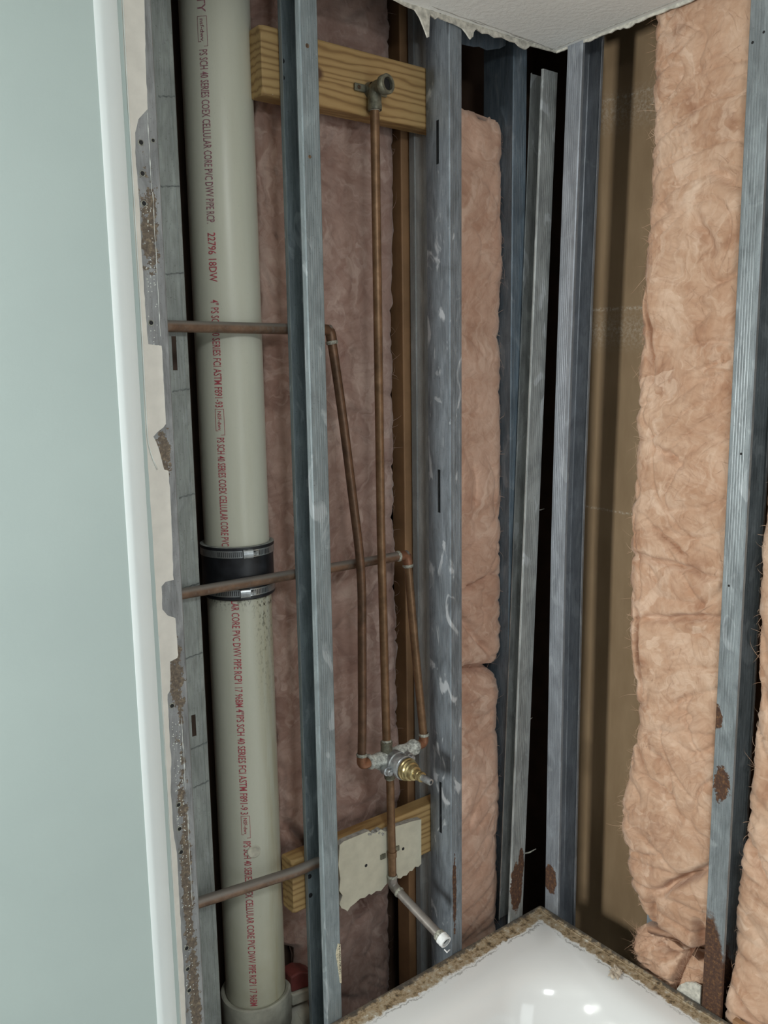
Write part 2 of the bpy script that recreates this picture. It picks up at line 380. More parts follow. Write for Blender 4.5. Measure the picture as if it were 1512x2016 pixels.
# ------------------------------------------------------------------ the setting
LAMP_CLEAR = 0
def slab(name, a, b, mat, kind='structure'):
    return tag(MB().box(a, b).build(name, mat), kind=kind)
slab('floor', (-3.0, -3.4, -0.05), (0.30, 0.30, 0.0), M['floor'])
slab('wall_back', (-1.30, 0.212, 0.0), (0.185, 0.225, 2.62), M['kraft_shaded'])
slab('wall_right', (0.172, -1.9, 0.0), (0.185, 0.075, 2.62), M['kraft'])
slab('wall_corner', (0.172, 0.075, 0.0), (0.185, 0.212, 2.62), M['kraft_shaded'])  # corner of the right wall, split off to carry the painted-in shade
slab('ceiling_deck', (-1.30, -1.9, 2.62), (0.185, 0.225, 2.64), M['kraft_shaded'])
slab('wall_cavity_end', (-1.315, 0.0, 0.0), (-1.30, 0.225, 2.62), M['kraft_shaded'])

# ceiling with torn edges
CZ = 2.2525
ce = MB()
ed = [(-3.0, -0.004)]
x = -0.42
for i in range(70):
    ed.append((-0.42+i*0.0061, -0.004-random.random()*0.004))
ed.append((0.006, -0.004))
for i in range(60):
    ed.append((0.006-random.random()*0.004, -0.010-i*0.014))
ed += [(0.004, -1.9), (-3.0, -1.9)]
ce.extrude([(a, b) for a, b in ed], 'z', CZ, CZ+0.0127)
ceil = tag(ce.build('ceiling', M['ceiling'], origin=(-0.6, -0.6, CZ)), kind='structure')
# torn paper hanging from the edge
def ragged(pts_top, pts_bot, y0, y1): return pts_top+pts_bot[::-1]
tl = [(-0.415, 2.2525), (0.004, 2.2525)]
bt = [(-0.415, 2.250), (-0.40, 2.2515), (-0.372, 2.247), (-0.354, 2.2462), (-0.343, 2.236), (-0.334, 2.222), (-0.3262, 2.2085), (-0.3235, 2.2095), (-0.3225, 2.232), (-0.3215, 2.2455),
      (-0.313, 2.2435), (-0.308, 2.2415), (-0.303, 2.2455), (-0.285, 2.244), (-0.262, 2.2432), (-0.245, 2.2405), (-0.235, 2.2342), (-0.229, 2.229), (-0.2255, 2.2265), (-0.2225, 2.231), (-0.220, 2.231), (-0.2185, 2.2395),
      (-0.212, 2.2465), (-0.195, 2.2425), (-0.18, 2.2455), (-0.165, 2.242), (-0.145, 2.2465), (-0.125, 2.244), (-0.110, 2.2445), (-0.102, 2.2405), (-0.09, 2.2385), (-0.083, 2.2385), (-0.0775, 2.242), (-0.0725, 2.2468), (-0.06, 2.2475), (-0.045, 2.2485), (-0.025, 2.2488), (-0.010, 2.250), (0.0, 2.2495), (0.004, 2.2515)]
tag(MB().extrude(tl+bt[::-1], 'y', -0.0065, -0.003).build('torn_edge', M['torn'], ceil), 'cream torn plaster edge')
rb = []
for i in range(52):
    y = -0.004-i*0.0065; rb.append((y, 2.2492-random.random()*0.0026-(0.004 if 24 < i < 28 else 0)))
tag(MB().extrude([(-0.004, 2.2525), (-0.335, 2.2525)]+rb[::-1], 'x', 0.0015, 0.0045).build('torn_edge', M['torn'], ceil), 'cream torn plaster edge')
# scored cut lines near the edge
for pts, nm in ((((-0.33, -0.020), (-0.20, -0.014)), 0), (((-0.24, -0.020), (-0.06, -0.013)), 0), (((-0.13, -0.012), (-0.005, -0.010)), 0)):
    (xa, ya), (xb, yb) = pts
    q = MB(); q.tube([(xa+(xb-xa)*k/8, ya+(yb-ya)*k/8+math.sin(k*2.1+xa*40)*0.001, CZ-0.0002) for k in range(9)], [0.0003]+[0.0009]*7+[0.0003], 6)
    q.build('cut_line', M['board_core'], ceil)
q = MB(); q.tube([(-0.012+math.sin(k*1.7)*0.001, -0.02-k*0.02, CZ-0.0002) for k in range(16)], 0.0009, 6); q.build('cut_line', M['board_core'], ceil)

# painted wall: board with a bull-nosed bead and layers of torn paper
pr_ = [(-3.0, -0.0150), (-0.9135, -0.0150), (-0.9035, -0.0152), (-0.8965, -0.0140), (-0.8740, -0.0045), (-0.8732, -0.0005), (-0.8732, 0.0), (-3.0, 0.0)]
wl = MB()
Z0, Z1 = 0.0, 2.2525
n = len(pr_)
wl.extrude(pr_, 'z', Z0, Z1)
wall = tag(wl.build('wall_left', M['paint'], origin=(-1.9, -0.007, 0)), kind='structure')
bead = MB(); bp = [(-0.9105, -0.0152), (-0.9030, -0.0159), (-0.8965, -0.0148), (-0.8745, -0.0055), (-0.8738, -0.0045), (-0.8965, -0.0138), (-0.9030, -0.0150), (-0.9105, -0.0148)]
bead.extrude(bp, 'z', Z0, Z1)
tag(bead.build('corner_bead', M['bead_white'], wall, smooth=True, auto=35), 'bright white bead strip')
lay = MB(); pts = []
for k in range(120):
    z = 0.3+k*(Z1-0.3)/119
    pts.append((-0.8672+0.0018*noise.noise(V((3.1, 0.2, z*6)))+0.0008*noise.noise(V((9.1, 0.2, z*40))), z))
lay.extrude([(-0.8745, 0.3)]+pts+[(-0.8745, Z1)], 'y', -0.0026, -0.0012)
tag(lay.build('paper_layer', M['paint'], wall), 'pale green paper layer at board edge')
ln = []
for k in range(60):
    z = 1.508+k*(Z1-1.508)/59
    ln.append((-0.8655+0.0010*noise.noise(V((1.7, 0.6, z*5)))+(0.012*max(0, (1.56-z)/0.052)**2), -0.0032, z))
tag(MB().tube(ln, 0.0011, 6).build('paper_curl', M['paper_line'], wall, smooth=True), 'thin white curl of peeled paper')
ln = [(-0.8662+0.0012*noise.noise(V((5.7, 0.6, 0.35+k*0.015*1)))*1.0, -0.0022, 0.35+k*0.0185) for k in range(50)]
MB().tube(ln, 0.0009, 6).build('paper_curl', M['paper_line'], wall, smooth=True)
cream = [(-0.8335, 2.151), (-0.8361, 2.0858), (-0.8378, 2.0097), (-0.8519, 1.9942), (-0.8575, 1.9754), (-0.8591, 1.9499), (-0.8579, 1.9097), (-0.8575, 1.869), (-0.8586, 1.8139), (-0.8575, 1.7722), (-0.8576, 1.7335), (-0.8565, 1.7015), (-0.8557, 1.6887), (-0.8358, 1.6867), (-0.836, 1.6291), (-0.8354, 1.5996), (-0.8361, 1.5737), (-0.8403, 1.5687), (-0.8501, 1.5625), (-0.856, 1.5562), (-0.8525, 1.5485), (-0.8485, 1.5371), (-0.8436, 1.512), (-0.8424, 1.5067), (-0.8361, 1.5046), (-0.8351, 1.4795), (-0.8358, 1.4259), (-0.8364, 1.3716), (-0.8375, 1.3387), (-0.8506, 1.3377), (-0.8566, 1.3316), (-0.8578, 1.2965), (-0.8495, 1.2855), (-0.8376, 1.2792), (-0.837, 1.2446), (-0.8367, 1.2203), (-0.8386, 1.2158), (-0.8504, 1.2128), (-0.8509, 1.191), (-0.853, 1.1671), (-0.8575, 1.1617), (-0.8574, 1.1355), (-0.8582, 1.0779), (-0.8564, 1.0649), (-0.8608, 1.0032), (-0.8604, 0.9349), (-0.8565, 0.8989), (-0.8569, 0.8292), (-0.8568, 0.7535), (-0.8562, 0.6854), (-0.8574, 0.5977), (-0.858, 0.3)]
cr2 = [(-0.8335, 2.2525)]
for (a, b), (c, d) in zip(cream, cream[1:]):
    m = max(1, int(abs(b-d)/0.008))
    for k in range(m):
        z = b+(d-b)*k/m; cr2.append((a+(c-a)*k/m+0.0009*noise.noise(V((2.2, 7.7, z*120))), z))
cr2.append(cream[-1])
tag(MB().extrude([(-0.872, 2.2525)]+cr2+[(-0.872, 0.3)], 'y', -0.0020, -0.0006).build('paper_backing', M['paper'], wall), 'cream board paper with ragged edge')

# ------------------------------------------------------------------ steel studs
def profile(a0, a1, d0, d1, open_lo, lip=0.008, rg=0.00028):
    """C section in (a along wall, d depth). open_lo: open toward a0, web at a1. returns pts, slot segment"""
    if not open_lo: a0, a1 = a1, a0
    c = 0.0016 if a1 > a0 else -0.0016; e = 0.0016
    wd = a1-a0
    def ridged(d, sgn):
        pts = [(a0, d+sgn*e), (a0+c, d)]
        for k in range(5):
            f = 0.22+k*0.13
            pts += [(a0+wd*f, d), (a0+wd*(f+0.03), d+sgn*rg), (a0+wd*(f+0.06), d)]
        return pts
    P = [(a0, d0+lip)]+ridged(d0, 1)+[(a1-c, d0), (a1, d0+e)]
    dm = (d0+d1)/2
    hs = min(0.018, (d1-d0)*0.3)
    P += [(a1, dm-hs), (a1, dm-0.004)]
    s = len(P)-1
    P += [(a1, dm+0.004), (a1, dm+hs), (a1, d1-e), (a1-c, d1)]
    P += ridged(d1, -1)[::-1]+[(a0, d1-lip)]
    return P, s
def stud(prof, wall_, z0, z1, off=None, slots=(), nz=24, mat=None, parent=None, name='steel_stud', origin=None):
    P, sg = prof
    zs = sorted(set([z0+(z1-z0)*k/nz for k in range(nz+1)]+[z for s in slots for z in s]))
    off = off or (lambda z: (0, 0))
    mb = MB(); n = len(P); vs = []; fs = []
    for z in zs:
        da, dd = off(z)
        for a, d in P:
            a += da; d += dd
            vs.append((a, d, z) if wall_ == 'plumb' else (d, a, z))
    for i in range(len(zs)-1):
        zm = (zs[i]+zs[i+1])/2; cut = any(s0 < zm < s1 for s0, s1 in slots)
        for j in range(n-1):
            if cut and j == sg: continue
            fs.append((i*n+j, i*n+j+1, (i+1)*n+j+1, (i+1)*n+j))
    mb.add(vs, fs)
    return mb.build(name, mat or M['steel'], parent, solid=0.0009, origin=origin)
GR = 'steel studs of the opened walls'
SZ1 = 2.56
# end stud beside the painted wall
so = (-0.8405, 0.0, 0.0)
M['steel_end'] = steel('rust_speckled_steel', [((-0.004, 0, 1.85), (0.012, 0.05, 0.060)), ((-0.001, 0, 1.53), (0.010, 0.05, 0.030)), ((-0.0005, 0, 1.18), (0.011, 0.05, 0.055)),
     ((-0.001, 0, 0.85), (0.008, 0.05, 0.20)), ((0.000, 0, 0.60), (0.010, 0.05, 0.18)), ((0.002, 0, 1.44), (0.003, 0.05, 0.02))], (0.27, 0.275, 0.28), 0.25, 0.3, lo=0.7, wild=2.2, rc_=((0.09, 0.07, 0.055), (0.17, 0.135, 0.105), (0.28, 0.22, 0.15), (0.52, 0.47, 0.38)))
end = stud(profile(-0.8690, -0.8235, 0.0, 0.064, True, 0.008, 0.0), 'plumb', 0.0, SZ1, mat=M['steel_end'], origin=so)
tag(end, 'rust-speckled steel stud along the torn edge of the pale painted wall', 'stud', GR)
def hole(par, p, r=0.0036, axis=(0, -1, 0)):
    p = V(p)
    rg = MB().lathe(p, axis, [(-0.0002, r*1.5), (0.0008, r*1.35), (0.0010, r*1.08), (0.0002, r)], 16).build('hole_rim', M['solder'], par, smooth=True)
    MB().lathe(p, axis, [(0.0007, r*1.05), (0.0006, 0.0)], 16).build('screw_hole', M['black_hole'], par)
for x, z in [(-0.8497, 1.9641), (-0.85, 1.923), (-0.8503, 1.8829), (-0.8497, 1.7189), (-0.8507, 1.1417), (-0.849, 0.9777), (-0.8496, 0.9375), (-0.8492, 0.8975), (-0.8489, 0.7295), (-0.8491, 0.6924), (-0.8485, 0.6536)]:
    hole(end, (x, -0.0006, z), 0.0030)
hole(end, (-0.8316, -0.0006, 1.9694), 0.0022)
# caulk beads left along the flange
for za, zb, xx in ((1.90, 2.005, -0.8378), (1.70, 1.90, -0.8365), (1.00, 1.115, -0.836), (0.80, 0.96, -0.835)):
    ln = [(xx+0.0010*noise.noise(V((z*30, 1, 4))), -0.0009, z) for z in [za+(zb-za)*k/40 for k in range(41)]]
    rs = [max(0.0002, 0.0009*(0.4+noise.noise(V((z[2]*90, 3, 3))))) for z in ln]
    MB().tube(ln, rs, 6).build('caulk_bead', M['paper_line'], end)
random.seed(3)
for za, zb, nn in ((1.62, 1.88, 60), (0.93, 1.12, 80), (0.5, 0.93, 90)):
    mb = MB()
    for k in range(nn):
        z = za+(zb-za)*random.random(); col_ = random.choice((-0.8515, -0.846, -0.8405)); xx = col_+random.uniform(-0.0012, 0.0012)
        mb.lathe((xx, -0.0005, z), (0, -1, 0), [(0, 0.0009), (0.0005, 0.0006), (0.0006, 0)], 6)
    tag(mb.build('plaster_dots', M['paper_line'], end), kind='stuff')

# stud set flatwise behind it
fl = MB(); zs = [0.0, 1.0405, 1.0785, 1.652, 1.705, SZ1]
xs_ = [(-0.817, 0.122), (-0.8155, 0.090), (-0.7790, 0.090), (-0.7712, 0.090), (-0.7600, 0.090), (-0.7588, 0.0894), (-0.7576, 0.090), (-0.7525, 0.0905), (-0.7510, 0.092), (-0.7510, 0.122)]
vs = [(a, b, z) for z in zs for a, b in xs_]; n = len(xs_); fs = []
for i in range(len(zs)-1):
    for j in range(n-1):
        if i in (1, 3) and j == 2: continue
        fs.append((i*n+j, i*n+j+1, (i+1)*n+j+1, (i+1)*n+j))
M['steel_dull'] = steel('dull_green_grey_steel', (), (0.24, 0.265, 0.25), 0.15, 0.25, 0.55, lo=0.8)
random.seed(21); smz = [(z_, random.uniform(0.025, 0.034)) for z_ in (2.06, 1.93, 1.80, 1.62, 1.45, 1.30, 1.18, 1.02, 0.95)]
flat = fl.add(vs, fs).build('steel_stud', M['steel_dull'], solid=0.0009)
for z_, w_ in smz:
    x1_ = -0.7525; x0_ = x1_-w_
    pts_ = [(x0_+(x1_-x0_)*k/10, z_+0.0006*math.sin(k*1.9+z_*50)+0.004*k/10) for k in range(11)]
    MB().extrude(pts_+[(x, z-random.uniform(0.0012, 0.0026)) for x, z in pts_[::-1]], 'y', 0.0885, 0.0893).build('dark_smudge', M['smudge'], flat)
tag(flat, 'dull grey steel stud set flatwise, in shadow just left of the drain pipe', 'stud', GR)

# stud A: between drain and shower pipes
M['steel_a'] = steel('pale_blue_grey_steel', (), (0.20, 0.24, 0.255), 0.25, 0.8, 0.45, lo=0.82)
sa = stud(profile(-0.5815, -0.5485, 0.0, 0.064, True, 0.0115, 0.00014), 'plumb', 0.0, SZ1, mat=M['steel_a'])
tag(sa, 'tall steel stud directly right of the cream drain pipe, two screw heads near its top', 'stud', GR)
for p in [(-0.5761, 2.1412), (-0.5766, 2.1158), (-0.5716, 0.7145), (-0.5707, 0.6758)]:
    MB().lathe((p[0], 0.0636, p[1]), (0, -1, 0), [(0, 0.0045), (0.0012, 0.0043), (0.0024, 0.0026), (0.0020, 0.0014), (0.0012, 0)], 16).build('screw', M['black_hole'], sa, smooth=True)
for x, z, r in ((-0.5690, 2.147, 0.0022), (-0.5700, 1.983, 0.0018)):
    MB().lathe((x, -0.0006, z), (0, -1, 0), [(-0.0002, r*1.6), (0.0007, r*1.3), (0.0003, 0)], 12).build('screw_hole', M['rust_screw'], sa)
lb = [(-0.5545, 0.6043), (-0.5487, 0.6004), (-0.5487, 0.5202), (-0.5521, 0.523), (-0.5558, 0.556), (-0.5596, 0.5839), (-0.558, 0.592)]
lo_ = MB().extrude(lb, 'y', -0.0011, -0.0005).build('sticker', M['label'], sa)
tag(lo_, 'peeled cream paper sticker')
mb = MB()
for k in range(16):
    z = 0.60-k*0.0036; mb.box((-0.5522, -0.0014, z), (-0.5522+random.uniform(0.001, 0.0028), -0.0011, z+random.uniform(0.0008, 0.002)))
tag(mb.build('sticker_print', M['black_hole'], sa), kind='stuff')

# stud B: right of the shower valve
M['steel_b'] = steel('water_marked_steel', [((0.009, 0, 0.585), (0.0048, 0.02, 0.085)), ((0.006, 0, 0.62), (0.003, 0.02, 0.03))], (0.185, 0.215, 0.245), 0.35, 1.8, 0.40, lo=0.66)
sb = stud(profile(-0.2715, -0.2415, 0.0, 0.064, False), 'plumb', 0.0, SZ1, slots=((2.0166, 2.0920), (1.3755, 1.4592), (0.7086, 0.8202)), mat=M['steel_b'], origin=(-0.2715, 0, 0))
tag(sb, 'water-marked steel stud with slotted web directly right of the shower valve', 'stud', GR)
mb = MB()
for z0, z1 in ((2.0166, 2.0920), (1.3755, 1.4592), (0.7086, 0.8202)):
    pass
# stud in the back row behind it
M['steel_back'] = steel('ridged_back_row_steel', (), (0.28, 0.30, 0.305), 0.2, 0.3, 0.5, lo=0.85)
sc_ = stud(profile(-0.2630, -0.2310, 0.1065, 0.124, False, 0.004), 'plumb', 0.0, SZ1, mat=M['steel_back'])
tag(sc_, 'ridged steel stud of the back row, mostly hidden behind the slotted stud', 'stud', GR)
# stud C near the corner
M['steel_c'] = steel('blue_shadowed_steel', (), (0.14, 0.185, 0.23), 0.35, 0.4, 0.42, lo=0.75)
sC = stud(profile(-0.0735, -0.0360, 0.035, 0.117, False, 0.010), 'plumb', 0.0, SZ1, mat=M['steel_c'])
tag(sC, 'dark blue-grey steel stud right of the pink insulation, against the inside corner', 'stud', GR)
# leaning short stud
M['steel_e'] = steel('stained_leaning_steel', [((-0.001, 0, 0.085), (0.019, 0.006, 0.060)), ((0.013, 0, 0.135), (0.009, 0.006, 0.040))], (0.30, 0.315, 0.31), 0.3, 1.1, 0.45, lo=0.66, wild=0.5)
eo = (-0.0785, 0.0, 0.44)
lean = lambda z: ((z-0.46)*0.0405, 0.0)
sE = stud(profile(-0.1000, -0.0575, 0.0, 0.033, True, 0.004), 'plumb', 0.44, 2.2165, off=lean, mat=M['steel_e'], origin=eo)
tag(sE, 'short loose steel stud leaning in the corner, its cut top below the ceiling', 'stud', GR)
for x, z, L in ((-0.0215, 1.3562, 0.022), (-0.040, 0.901, 0.012)):
    MB().tube([(x-0.006, 0.006, z), (x+L*0.5, 0.006, z-0.0004), (x+L, 0.006, z+0.0006)], [0.0012, 0.0012, 0.0003], 8).build('screw', M['bright_screw'], sE)
MB().tube(fillet([(-0.050, 0.003, 0.593), (-0.040, 0.0, 0.592), (-0.020, -0.002, 0.5945)], 0.006), [0.0016]*9+[0.0008], 6).build('torn_burr', M['solder'], sE)
# R1: first stud of the right wall
M['steel_r1'] = steel('violet_grey_steel', [((0, 0.003, 0.527), (0.05, 0.018, 0.036))], (0.275, 0.295, 0.33), 0.35, 0.5, 0.42, lo=0.8, wild=0.5)
def offr1(z): return (-0.0215*max(0.0, (z-1.25)/1.0)**1.3, 0.0)
s1 = stud(profile(-0.0495, -0.0130, 0.0, 0.064, True, 0.007), 'right', 0.0, SZ1, off=offr1, slots=((1.6064, 1.6792), (0.9558, 1.0431), (2.215, 2.29)), mat=M['steel_r1'], origin=(0, -0.0312, 0))
tag(s1, 'steel stud in the corner right of the leaning stud, one rust patch at its foot', 'stud', GR)
# R2: stud between the two right-hand batts
M['steel_r2'] = steel('pitted_galvanised_steel', [((0, 0.016, 1.026), (0.05, 0.011, 0.022), 0.9), ((0, 0.001, 0.905), (0.05, 0.016, 0.034), 0.9), ((0, 0.012, 0.35), (0.09, 0.048, 0.305), 0.10)], (0.235, 0.265, 0.28), 0.35, 0.7, 0.42, lo=0.7, wild=0.42)
s2 = stud(profile(-0.4425, -0.4050, 0.0, 0.064, True), 'right', 0.0, SZ1, mat=M['steel_r2'], origin=(0, -0.4238, 0))
tag(s2, 'pitted steel stud between the two pink batts at right, rusted dark brown at its foot', 'stud', GR)
for y, z in ((-0.412, 2.15), (-0.428, 1.50), (-0.418, 1.27), (-0.43, 2.16)):
    MB().lathe((-0.0006, y, z), (-1, 0, 0), [(0, 0.0022), (0.0006, 0.0018), (0.0004, 0)], 10).build('screw_hole', M['black_hole'], s2)
# back-row stud behind the right batt
s3 = stud(profile(-0.2430, -0.2095, 0.1010, 0.165, False), 'right', 0.0, SZ1, mat=steel('bluish_back_steel', (), (0.40, 0.45, 0.50), 0.35, 0.4, 0.45))
tag(s3, 'bluish steel stud peeking out low behind the right-hand pink batt', 'stud', GR)
# piece of runner track up by the ceiling
tk = MB().extrude([(-0.2350, 2.300), (-0.080, 2.300), (-0.0800, 2.262), (-0.0960, 2.2530), (-0.1080, 2.2500), (-0.130, 2.2430), (-0.1500, 2.2455), (-0.165, 2.2420), (-0.2350, 2.2380)], 'y', 0.050, 0.0512)
tk.box((-0.2350, 0.050, 2.299), (-0.080, 0.078, 2.300))
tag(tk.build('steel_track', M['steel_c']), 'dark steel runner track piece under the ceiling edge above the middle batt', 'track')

# ------------------------------------------------------------------ wood blocks
def block(name, x0, x1, y0, y1, z0, z1, mat, label):
    ch = 0.010
    mb = MB(); vs = []
    for x_, q in ((x0, 1), (x0+0.006, 0), (x1, 0)):
        c_ = 0.016 if q else 0.004
        for y_, z_ in ((y0, z0+c_), (y0+c_*0.4, z0), (y1-0.004, z0), (y1, z0+0.004), (y1, z1-0.004), (y1-0.004, z1), (y0+c_*0.4, z1), (y0, z1-c_)):
            vs.append((x_, y_, z_))
    fs = [tuple(range(7, -1, -1)), tuple(range(16, 24))]
    for i in range(2):
        for j in range(8):
            fs.append((i*8+j, i*8+(j+1) % 8, (i+1)*8+(j+1) % 8, (i+1)*8+j))
    o = mb.add(vs, fs).build(name, mat, bevel=0.0015, origin=(x0, y0, z0))
    return tag(o, label, 'wood block', 'wood blocking between the studs')
block('wood_block', -0.613, -0.2300, 0.0655, 0.1035, 2.0845, 2.1900, M['wood_knot'], 'knotty pine block near the ceiling holding the shower elbow')
wb = block('wood_block', -0.607, -0.2300, 0.0658, 0.1035, 0.650, 0.757, M['wood'], 'pine block low on the wall behind the scrap of cream board')

tag(MB().box((-0.2790, 0.128, 0.0), (-0.222, 0.168, 2.56)).build('wood_post', M['post'], bevel=0.002), 'reddish-brown timber post deep in the wall between the darkened batt and the slotted stud', 'post')
# scrap of plasterboard
sb_ = [(-0.509, 0.759), (-0.500, 0.7635), (-0.47, 0.7635), (-0.4405, 0.7635), (-0.425, 0.753), (-0.41, 0.7565), (-0.398, 0.7475), (-0.372, 0.7495), (-0.35, 0.7470), (-0.33, 0.7455), (-0.306, 0.7415),
       (-0.3065, 0.70), (-0.307, 0.645), (-0.315, 0.641), (-0.323, 0.6435), (-0.332, 0.637), (-0.338, 0.6395), (-0.346, 0.633), (-0.355, 0.636), (-0.362, 0.6325), (-0.37, 0.6375), (-0.386, 0.6385), (-0.40, 0.634), (-0.412, 0.6265), (-0.424, 0.6305), (-0.436, 0.6275), (-0.442, 0.6315), (-0.452, 0.6275), (-0.463, 0.6305), (-0.476, 0.626), (-0.487, 0.6235), (-0.4945, 0.6165), (-0.499, 0.6215), (-0.508, 0.629), (-0.5125, 0.640), (-0.505, 0.655), (-0.5125, 0.668), (-0.509, 0.69), (-0.513, 0.72), (-0.5105, 0.742)]
pb = MB().extrude(sb_, 'y', 0.0535, 0.0655).build('plasterboard_scrap', M['board_core'])
tag(pb, 'ragged scrap of cream plasterboard on the lower wood block behind the spout pipe', 'plasterboard')
tag(MB().extrude([(a, z if z > 0.7 else z-0.0015*random.random()) for a, z in sb_], 'y', 0.0526, 0.0536).build('face_paper', M['board'], pb), 'cream paper face')
for x, z in ((-0.4479, 0.6941), (-0.3545, 0.6946)):
    MB().lathe((x, 0.0524, z), (0, -1, 0), [(0, 0.0034), (0.0003, 0.0030), (0.0002, 0)], 12).build('screw_hole', M['black_hole'], pb)
mb = MB()
for k in range(26):
    x = -0.440+0.035*random.random(); z = 0.757-(x+0.44)*0.22+random.uniform(-0.006, 0.006)
    mb.lathe((x, 0.056+random.uniform(-0.004, 0.004), z), (random.random()-0.5, random.random()-0.5, 1), [(-0.003, 0.0), (-0.001, 0.003), (0.001, 0.0028), (0.0025, 0.0)], 6)
tag(mb.build('plaster_crumbs', M['board_core'], pb), kind='stuff')

# ------------------------------------------------------------------ drain stack
PX, PY, PR = -0.6510, 0.1430, 0.0570
def pipe_text(parent, txt, z_top, z_bot, ang, mat, size=0.0135, name='printed_lettering'):
    cu = bpy.data.curves.new('t', 'FONT'); cu.body = txt; cu.size = 1.0; cu.fill_mode = 'FRONT'; cu.resolution_u = 2; cu.offset = 0.008
    to = bpy.data.objects.new('t', cu); COL.objects.link(to)
    bpy.context.view_layer.update()
    dg = bpy.context.evaluated_depsgraph_get()
    me = bpy.data.meshes.new_from_object(to.evaluated_get(dg))
    vs = [v.co.copy() for v in me.vertices]; fs = [tuple(p.vertices) for p in me.polygons]
    bpy.data.objects.remove(to); bpy.data.curves.remove(cu); bpy.data.meshes.remove(me)
    x0 = min(v.x for v in vs); x1 = max(v.x for v in vs); y1 = 0.72
    out = []
    for v in vs:
        z = z_top+(z_bot-z_top)*(v.x-x0)/(x1-x0); h = v.y/y1*size
        q = ang+h/PR
        out.append((PX+math.cos(q)*(PR+0.0005), PY+math.sin(q)*(PR+0.0005), z))
    return MB().add(out, fs).build(name, mat, parent)
def box_mark(parent, z_top, z_bot, ang, mat, txt):
    mb = MB(); w_ = 0.0007
    def strip(qa, qb, za, zb):
        m = 5; vs = []
        for z in (za, zb):
            for k in range(m): 
                q = qa+(qb-qa)*k/(m-1); vs.append((PX+math.cos(q)*(PR+0.0005), PY+math.sin(q)*(PR+0.0005), z))
        mb.add(vs, [(k, k+1, m+k+1, m+k) for k in range(m-1)])
    h = 0.0145/PR; e = w_/PR
    strip(ang-0.02, ang-0.02+e, z_top, z_bot+0.007); strip(ang+h-e, ang+h, z_top, z_bot); strip(ang-0.02, ang+h, z_top, z_top-w_); strip(ang+h*0.55, ang+h, z_bot, z_bot+w_); strip(ang-0.02, ang+h*0.25, z_bot+0.007, z_bot+0.007+w_)
    mb.build('printed_box', mat, parent)
    pipe_text(parent, txt, z_top-0.004, z_bot+0.008, ang+0.055, mat, 0.0065)
view = math.atan2(-1.345, -0.711)
def ang_of(s): return view+s        # s > 0: toward the right as seen from the room
# upper length
z_u0, z_u1 = 1.305, SZ1
up_pipe = empty('drain_pipe', (PX, PY, z_u0), 'cream plastic drain pipe above the black rubber coupling, red lettering down its front', 'pipe', 'lengths of the plastic drain stack')
def pipe_len(parent, z0, z1, mat):
    return MB().lathe((PX, PY, 0), (0, 0, 1), [(z0, PR-0.006), (z0, PR)]+[(z0+(z1-z0)*k/10, PR) for k in range(1, 11)]+[(z1, PR-0.006)], 64).build('pipe_body', mat, parent, smooth=True, auto=40)
pipe_len(up_pipe, z_u0, z_u1, M['pvc'])
AU = ang_of(-0.47)
for tx, a, b in (('TTY', 2.235, 2.2005), ('PS SCH 40 SERIES COEX CELLULAR CORE PVC DWV PIPE RCP.', 2.1462, 1.885), ('22796 18DW', 1.8708, 1.7936),
                 ('4" PS SCH 40 SERIES FCI ASTM F891-93', 1.7654, 1.5908), ('PS SCH 40 SERIES COEX CELLULAR CORE PVC', 1.5401, 1.3552)):
    pipe_text(up_pipe, tx, a, b, AU, M['ink'] if b < 1.8 else M['ink_purple'])
box_mark(up_pipe, 2.1949, 2.1507, AU, M['ink_purple'], 'nsf-dwv'); box_mark(up_pipe, 1.5883, 1.5444, AU, M['ink'], 'NSF-dwv')
# lower length
lo_pipe = empty('drain_pipe', (PX, PY, 0.470), 'stained cream plastic drain pipe below the black rubber coupling, mould speckles at its top', 'pipe', 'lengths of the plastic drain stack')
pipe_len(lo_pipe, 0.470, 1.300, M['pvc_stained'])
AL = ang_of(-0.25)
for tx, a, b, s in (('LAR CORE PVC DWV PIPE RCP1 17 96BM', 1.2596, 1.0665, 0.0), ('4"IPS SCH 40 SERIES FCI ASTM F891-9 3', 1.0629, 0.8639, 0.01),
                 ('IPS SCH 40 SERIES COEX CELLULAR CORE PVC DWV PIPE RCP1 17 96BM', 0.8119, 0.4800, 0.05)):
    pipe_text(lo_pipe, tx, a, b, AL+s, M['ink'])
box_mark(lo_pipe, 0.861, 0.8178, AL+0.03, M['ink'], 'NSF-dwv')
MB().lathe((PX+math.cos(ang_of(0.12))*(PR+0.0002), PY+math.sin(ang_of(0.12))*(PR+0.0002), 0.790), (math.cos(ang_of(0.12)), math.sin(ang_of(0.12)), 0), [(-0.0012, 0.0125), (0.0004, 0.0120), (0.0009, 0.0104), (0.0001, 0.0088), (0.0000, 0.0)], 20).build('dried_glue', M['glue'], lo_pipe, smooth=True)
